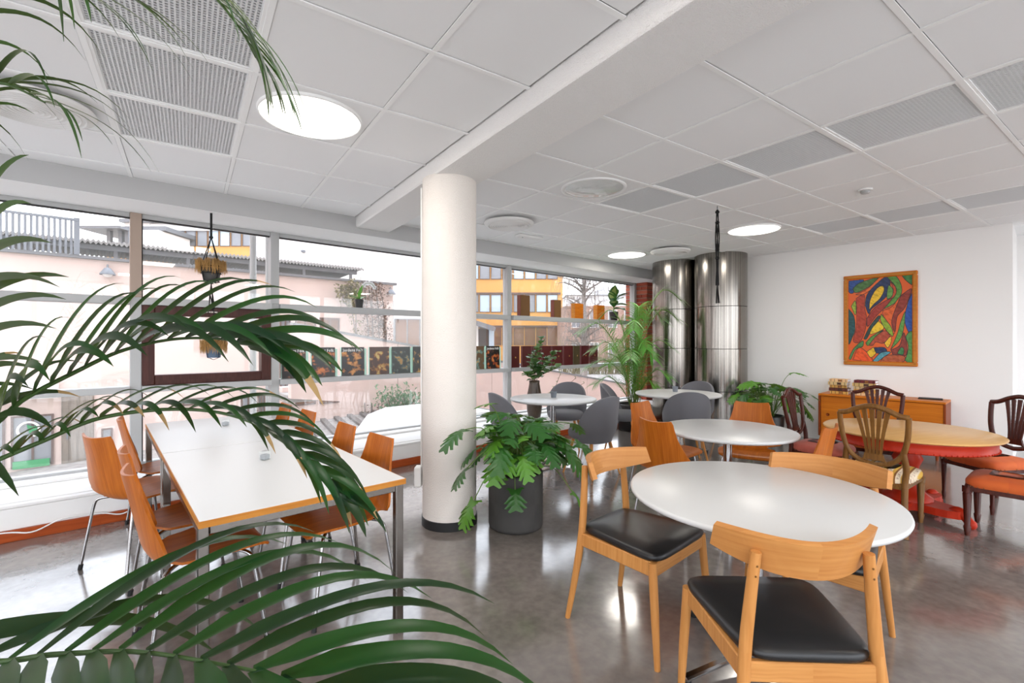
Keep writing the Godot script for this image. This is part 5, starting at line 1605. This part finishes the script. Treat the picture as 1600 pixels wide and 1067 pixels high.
	var rbx := KZ(120, 343, RZ)
	var rty := KZ(119, 342, RZ).y
	part(rl, "top_rail", spanned(Vector3(ra.x, rty - 0.05, -0.03), Vector3(rbx.x, rty, 0.03)), M.galvanised)
	part(rl, "post", spanned(Vector3(rbx.x - 0.05, topy + 0.07, -0.04), Vector3(rbx.x + 0.05, rty + 0.02, 0.04)), M.galvanised)
	for k in 17:
		var x := lerpf(ra.x, rbx.x, k / 17.0)
		part(rl, "bar", spanned(Vector3(x - 0.022, topy + 0.07, -0.02), Vector3(x + 0.022, rty - 0.04, 0.02)), M.galvanised)
	# floodlights on the facade
	for s in [[168, 424, "round bulkhead lamp on the low building's wall near the railing"], [608, 456, "round bulkhead lamp on the low building's wall near the ivy"]]:
		var p := KZ(s[0], s[1], FZ)
		var t := thing("wall_lamp", s[2], "wall lamp", p, 0.0, "round lamps on the low building")
		part(t, "arm", tubed([Vector3(0, 0.12, 0), Vector3(0, 0.14, 0.12), Vector3(0, 0.06, 0.16)], 0.02, 6), M.zinc)
		part(t, "shade", lathed([[0.15, -0.1], [0.15, -0.07], [0.1, 0.0], [0.06, 0.06], [0.0, 0.07]], 24, Vector3(0, 0, 0.16)), M.galvanised)
		part(t, "globe", lathed([[0.0, -0.16], [0.07, -0.14], [0.1, -0.09], [0.08, -0.04], [0.0, -0.03]], 20, Vector3(0, 0, 0.16)), M.plaster_white)
	# ivy hanging down the facade
	var iv := thing("ivy", "brown and olive creeper hanging down the low building's wall", "creeper", Vector3(0, 0, FZ + 0.16))
	var r := RandomNumberGenerator.new()
	r.seed = 33
	for strand in 12:
		var tx: float = [528, 535, 541, 546, 552, 558, 565, 572, 577, 580, 584, 588][strand]
		var a := KZ(tx, 446 + r.randf_range(-3, 6), FZ)
		var lowpx: float = 480.0 if strand < 3 else (665.0 if strand in [4, 6, 7, 8] else 545.0)
		var c := KZ(tx + r.randf_range(6, 16), lowpx, FZ)
		var pts := spline([Vector3(a.x, a.y, 0.05), Vector3(lerpf(a.x, c.x, 0.3) + r.randf_range(-0.1, 0.1), lerpf(a.y, c.y, 0.35), 0.07), Vector3(lerpf(a.x, c.x, 0.7) + r.randf_range(-0.1, 0.1), lerpf(a.y, c.y, 0.7), 0.06), Vector3(c.x, c.y, 0.05)], 24)
		part(iv, "vine", tubed(pts, 0.018, 5), M.branch)
		var lf := sk()
		for k in 150:
			var q := pow(r.randf(), 1.5 if strand < 5 else 1.0) * 24.0
			var p: Vector3 = pts[mini(int(q), 24)] + Vector3(r.randf_range(-0.2, 0.2), r.randf_range(-0.12, 0.12), r.randf_range(0, 0.14))
			leaf_blade(lf, Transform3D(Basis(Vector3.UP, r.randf() * TAU) * Basis(Vector3.RIGHT, r.randf_range(-1.0, 1.4)), p), 0.1, 0.08, 0.3, 2)
		part(iv, "ivy_leaves", lf, M.ivy_green if strand < 5 else M.ivy).set_meta("kind", "stuff")
	# ramp parapet in front
	var PZ := -10.0
	var rp := thing("ramp_parapet", "sloping pale pink parapet wall of an outdoor ramp", "parapet", Vector3(0, 0, PZ))
	var pa := KZ(455, 507, PZ)
	var pb := KZ(1000, 605, PZ)
	var slope := (pb.y - pa.y) / (pb.x - pa.x)
	var xe := 30.0
	var pol := PackedVector2Array([Vector2(pa.x, pa.y), Vector2(xe, pa.y + slope * (xe - pa.x)), Vector2(xe, pa.y + slope * (xe - pa.x) - 1.6), Vector2(8.0, KZ(740, 640, PZ).y - 0.5), Vector2(pa.x, KZ(455, 623, PZ).y)])
	var segs := [[pa.x, 5.2], [5.215, 8.0], [8.015, 12.0], [12.015, 18.0]]
	for sgm in segs:
		var ta: float = pa.y + slope * (sgm[0] - pa.x)
		var tb: float = pa.y + slope * (sgm[1] - pa.x)
		var ba := lerpf(KZ(455, 623, PZ).y, KZ(660, 634, PZ).y, (sgm[0] - pa.x) / (KZ(660, 634, PZ).x - pa.x))
		var bb := lerpf(KZ(455, 623, PZ).y, KZ(660, 634, PZ).y, (sgm[1] - pa.x) / (KZ(660, 634, PZ).x - pa.x))
		st = sk()
		prism(st, PackedVector2Array([Vector2(sgm[0], ta), Vector2(sgm[1], tb), Vector2(sgm[1], bb), Vector2(sgm[0], ba)]), -0.2, 0.0)
		part(rp, "panel", st, M.plaster_pink)
		st = sk()
		bar(st, Vector3(sgm[0], ta + 0.02, -0.1), Vector3(sgm[1], tb + 0.02, -0.1), 0.28, 0.05)
		part(rp, "coping", st, M.zinc)
	for k in 4:
		var x: float = [pa.x + 0.2, 6.0, 9.5, 14.0][k]
		part(rp, "support", spanned(Vector3(x - 0.12, -2.0, -1.2), Vector3(x + 0.12, pa.y + slope * (x - pa.x) - 1.3, -0.9)), M.plaster_pink)
	part(rp, "deck", spanned(Vector3(pa.x, KZ(455, 600, PZ).y - 0.4, -1.4), Vector3(5.0, KZ(455, 600, PZ).y - 0.25, -0.2)), M.paving)
	# slim steel posts right outside the glass
	for s in [[395.5, -5.95, 0.034], [418.5, -6.1, 0.026]]:
		var x := KZ(s[0], 500, s[1]).x
		var t := thing("steel_post", "slim grey steel post outside the %s of the brown sash" % ("edge" if s[2] > 0.03 else "mullion side"), "post", Vector3(x, 0, s[1]), 0.0, "slim posts outside the windows")
		part(t, "shaft", tubed([Vector3(0, -1.45, 0), Vector3(0, 2.9, 0)], s[2], 16), M.frame)
		part(t, "cap_plate", box(Vector3(0, 2.91, 0), Vector3(0.14, 0.02, 0.14), 0.002), M.frame)
	# parked car and planting
	var cg: float = gy.call(4.0)
	var car := thing("car", "white parked car with tinted windows outside below the windows", "car", Vector3(5.1, cg + 0.01, -7.35), 0.0)
	var body := PackedVector2Array([Vector2(-2.0, 0.25), Vector2(-2.02, 0.6), Vector2(-1.92, 0.82), Vector2(-1.7, 0.9), Vector2(-1.45, 1.2), Vector2(-1.1, 1.3), Vector2(0.1, 1.3), Vector2(0.6, 1.19), Vector2(1.15, 0.92), Vector2(1.9, 0.82), Vector2(2.05, 0.6), Vector2(2.05, 0.25)])
	st = sk()
	prism(st, body, -0.82, 0.82)
	part(car, "body", st, M.car_white)
	for s in [-1.0, 1.0]:
		for w in [[Vector2(-1.5, 0.94), Vector2(-1.33, 1.19), Vector2(-0.62, 1.25), Vector2(-0.62, 0.94)], [Vector2(-0.54, 0.94), Vector2(-0.54, 1.25), Vector2(0.1, 1.25), Vector2(0.5, 1.16), Vector2(0.95, 0.94)]]:
			st = sk()
			prism(st, PackedVector2Array(w), 0.815, 0.828, Transform3D(Basis(Vector3(1, 0, 0), Vector3(0, 1, 0), Vector3(0, 0, s)), Vector3.ZERO))
			part(car, "side_window", st, M.car_glass)
		for x in [-1.25, 1.25]:
			var wh := part(car, "wheel", lathed([[0.0, -0.09], [0.2, -0.09], [0.3, -0.08], [0.31, 0.0], [0.3, 0.08], [0.2, 0.09], [0.0, 0.09]], 28), M.rubber)
			wh.transform = Transform3D(Basis(Vector3.RIGHT, PI / 2), Vector3(x, 0.31, s * 0.76))
	st = sk()
	bar(st, Vector3(0.62, 1.195, 0), Vector3(1.14, 0.94, 0), 1.4, 0.012)
	part(car, "windscreen", st, M.car_glass)
	var sb := thing("shrub", "pale green leafy shrub growing behind the parked white car", "shrub", Vector3(KZ(640, 660, -9.4).x, gy.call(5.0), -9.4))
	for k in 14:
		var d := Vector3(r.randf_range(-0.8, 0.8), r.randf_range(0.9, 1.3), r.randf_range(-0.15, 0.15))
		part(sb, "stem", tubed([Vector3(d.x * 0.3, 0, d.z * 0.3), d], [0.02, 0.006], 5), M.twig)
		var lf := sk()
		for q in 130:
			leaf_blade(lf, Transform3D(Basis(Vector3.UP, r.randf() * TAU) * Basis(Vector3.RIGHT, r.randf_range(-1, 1)), d * r.randf_range(0.55, 1.1) + Vector3(r.randf_range(-0.25, 0.25), r.randf_range(-0.15, 0.15), r.randf_range(-0.2, 0.2))), 0.12, 0.05, 0.3, 2)
		part(sb, "foliage", lf, M.shrub).set_meta("kind", "stuff")
	# buildings far behind; their fronts face the camera direction
	var yaw := deg_to_rad(-41.148)
	var wb := thing("white_building", "tall plain white building wall behind the low building", "building", cam2w(0, 0, 30.0), yaw)
	var fx := func(px: float, d: float) -> float: return (px - 800.0) / FOC * d
	var fy := func(py: float, d: float) -> float: return EYE - (py - 533.5) * d / FOC
	part(wb, "wall", spanned(Vector3(fx.call(393, 30.0), -2.5, -8.0), Vector3(fx.call(708, 30.0), 14.0, 0)), M.plaster_white)
	facade_window(wb, Vector3(fx.call(617, 30.0), fy.call(548, 30.0), -0.02), Vector3(fx.call(676, 30.0), fy.call(498, 30.0), 0.0), M.zinc, M.pane_brown, 2, 0.15)
	for p in [[475, 393], [583, 391]]:
		part(wb, "spot_lamp", box(Vector3(fx.call(p[0], 30.0), fy.call(p[1], 30.0), 0.12), Vector3(0.22, 0.14, 0.24), 0.03), M.galvanised)
	part(wb, "downpipe", tubed([Vector3(fx.call(614, 30.0), -2.0, 0.06), Vector3(fx.call(614, 30.0), fy.call(470, 30.0), 0.06)], 0.06, 8), M.frame)
	var D := 45.0
	var yb := thing("office_building", "yellow office building with long rows of dark-framed windows", "building", cam2w(0, 0, D), yaw)
	var yx0: float = fx.call(200, D)
	var yx1: float = fx.call(879, D)
	part(yb, "wall", spanned(Vector3(yx0, -3.0, -12.0), Vector3(yx1, fy.call(349, D), 0)), M.plaster_yellow)
	part(yb, "corner_wall", spanned(Vector3(yx0 - 0.1, -3.0, -0.5), Vector3(fx.call(237, D), fy.call(349, D), 0.25)), M.plaster_white)
	part(yb, "roof_edge", spanned(Vector3(yx0 - 0.4, fy.call(349, D), -12.4), Vector3(yx1 + 0.3, fy.call(349, D) + 0.3, 0.6)), M.zinc)
	part(yb, "eaves_band", spanned(Vector3(fx.call(237, D), fy.call(361, D), 0), Vector3(yx1, fy.call(350, D), 0.2)), M.plaster_white)
	for row in 4:
		var ylo := 1.0 + row * 3.15
		var yhi := ylo + 1.7
		part(yb, "window_lintel", spanned(Vector3(fx.call(237, D), yhi, 0), Vector3(yx1 - 0.2, yhi + 0.18, 0.12)), M.brown_frame)
		var wx: float = fx.call(238, D)
		var k := 0
		while wx < yx1 - 1.0:
			var ppx := 800.0 + wx / D * FOC
			if ppx < 392.0 or ppx > 700.0:
				facade_window(yb, Vector3(wx, ylo, -0.02), Vector3(wx + 0.98, yhi, 0), M.brown_frame, [M.pane_grey, M.pane_blue, M.pane_grey, M.pane_blue, M.pane_grey][(k * 3 + row) % 5] if row > 0 else M.pane_brown, 0, 0.1)
			wx += 1.08
			k += 1
	# penthouse with a canopy far left
	var ph := thing("roof_pavilion", "grey rooftop pavilion with flat projecting canopy in the distance", "pavilion", cam2w(0, 0, 40.0), yaw)
	part(ph, "canopy", spanned(Vector3(fx.call(138, 40.0), fy.call(361, 40.0), -3.0), Vector3(fx.call(203, 40.0), fy.call(357, 40.0), 1.0)), M.zinc)
	part(ph, "roof", spanned(Vector3(fx.call(167, 40.0), fy.call(356, 40.0), -6.0), Vector3(fx.call(245, 40.0), fy.call(349, 40.0), -1.0)), M.zinc)
	for px in [171, 189, 199]:
		part(ph, "post", spanned(Vector3(fx.call(px, 40.0) - 0.15, fy.call(392, 40.0), -0.2), Vector3(fx.call(px, 40.0) + 0.15, fy.call(361, 40.0), 0.1)), M.zinc)
	part(ph, "rail", spanned(Vector3(fx.call(171, 40.0), fy.call(380, 40.0), -0.05), Vector3(fx.call(200, 40.0), fy.call(378.5, 40.0), 0.05)), M.zinc)
	part(ph, "storey", spanned(Vector3(fx.call(165, 40.0), -3.0, -5.0), Vector3(fx.call(205, 40.0), fy.call(387, 40.0), 0.0)), M.plaster_yellow)
	part(ph, "back_wall", spanned(Vector3(fx.call(201, 40.0), fy.call(392, 40.0), -4.5), Vector3(fx.call(240, 40.0), fy.call(357, 40.0), -0.5)), M.plaster_white)
	# grey and brick buildings behind the birch
	var gb := thing("grey_building", "pale grey building in the distance behind the bare birch", "building", cam2w(0, 0, 70.0), yaw)
	part(gb, "wall", spanned(Vector3(fx.call(886, 70.0), -3.0, -8.0), Vector3(fx.call(1060, 70.0), fy.call(462, 70.0), 0)), mat(c8(206, 206, 208), 0.9))
	part(gb, "tower", spanned(Vector3(fx.call(945, 70.0), -3.0, -9.0), Vector3(fx.call(1060, 70.0), fy.call(446, 70.0), -1.0)), mat(c8(196, 196, 200), 0.9))
	part(gb, "roof_edge", spanned(Vector3(fx.call(884, 70.0), fy.call(462, 70.0), -8.2), Vector3(fx.call(1060, 70.0), fy.call(460.5, 70.0), 0.2)), M.zinc)
	var bb2 := thing("brick_building", "low reddish brick building behind the bare birch", "building", cam2w(0, 0, 38.0), yaw)
	part(bb2, "wall", spanned(Vector3(fx.call(882, 38.0), -3.0, -6.0), Vector3(fx.call(1050, 38.0), fy.call(478, 38.0), 0)), triplanar(mat(Color.WHITE, 0.9), mottle(c8(186, 150, 134), c8(150, 128, 118), 207, 0.08, 128), 0.6))
	for px in [893, 921, 950, 975]:
		facade_window(bb2, Vector3(fx.call(px, 38.0), fy.call(512, 38.0), -0.02), Vector3(fx.call(px + 14, 38.0), fy.call(484, 38.0), 0.0), M.plaster_white, M.pane_grey, 1, 0.1)
		facade_window(bb2, Vector3(fx.call(px, 38.0), fy.call(560, 38.0), -0.02), Vector3(fx.call(px + 14, 38.0), fy.call(535, 38.0), 0.0), M.plaster_white, M.pane_grey, 1, 0.1)
	# shed roof seen beside the pillar
	var sh := thing("entrance_shed", "dark open entrance shed with white sloping roof edge by yellow building", "shed", cam2w(0, 0, 26.0), yaw)
	part(sh, "back_wall", spanned(Vector3(fx.call(690, 26.0), -2.5, -2.0), Vector3(fx.call(768, 26.0), fy.call(512, 26.0), -1.8)), M.sash)
	st = sk()
	bar(st, Vector3(fx.call(690, 26.0), fy.call(487, 26.0), -0.5), Vector3(fx.call(772, 26.0), fy.call(514, 26.0), -0.5), 3.2, 0.25)
	part(sh, "roof", st, M.zinc)
	part(sh, "side_screen", spanned(Vector3(fx.call(700, 26.0), -2.5, -0.2), Vector3(fx.call(747, 26.0), fy.call(505, 26.0), 0.0)), M.plaster_white)
	part(sh, "glass_door", spanned(Vector3(fx.call(764, 26.0), -2.5, -0.2), Vector3(fx.call(772, 26.0), fy.call(514, 26.0), 0.0)), M.pane_blue)
	# bare birch
	var bt := cam2w(fx.call(911, 25.0), -1.0, 25.0)
	var bi := thing("birch_tree", "bare pale birch tree with thin hanging twigs outside", "tree", bt)
	part(bi, "trunk", tubed(spline([Vector3(0, 0, 0), Vector3(0.1, 2.0, 0), Vector3(-0.05, 4.0, 0.1), Vector3(0.1, 6.5, 0)], 16), [0.2, 0.2, 0.19, 0.19, 0.18, 0.18, 0.17, 0.16, 0.15, 0.14, 0.13, 0.12, 0.11, 0.1, 0.09, 0.08, 0.07], 10), M.bark)
	var tw := sk()
	for k in 26:
		var th := r.randf() * TAU
		var y0 := r.randf_range(1.8, 6.0)
		var len_ := r.randf_range(1.0, 2.3)
		var d := Vector3(sin(th), r.randf_range(0.5, 1.0), cos(th)).normalized()
		var a := Vector3(0.03, y0, 0)
		var pts := spline([a, a + d * len_ * 0.5, a + d * len_ + Vector3(0, -0.2, 0)], 10)
		part(bi, "branch", tubed(pts, [0.06, 0.055, 0.05, 0.045, 0.04, 0.036, 0.032, 0.028, 0.024, 0.02, 0.016], 6), M.branch)
		for q in 26:
			var p: Vector3 = pts[r.randi_range(3, 10)]
			var side := Vector3(r.randf_range(-0.5, 0.5), r.randf_range(-0.1, 0.3), r.randf_range(-0.5, 0.5))
			tube(tw, [p, p + side, p + side * 1.4 + Vector3(0, -r.randf_range(0.3, 1.1), 0)], [0.012, 0.009, 0.005], 4)
	part(bi, "twigs", tw, M.branch).set_meta("kind", "stuff")
	var he := thing("bare_hedge", "tangled bare brown hedge in front of the brick building", "hedge", cam2w(fx.call(905, 30.0), -1.2, 30.0), yaw)
	var hst := sk()
	for k in 700:
		var p := Vector3(r.randf_range(-1.3, 4.5), r.randf_range(0.0, 1.0), r.randf_range(-0.6, 0.6))
		tube(hst, [p, p + Vector3(r.randf_range(-0.5, 0.5), r.randf_range(0.7, 2.0), r.randf_range(-0.4, 0.4))], [0.02, 0.006], 3)
	part(he, "twigs", hst, M.ivy_green).set_meta("kind", "stuff")
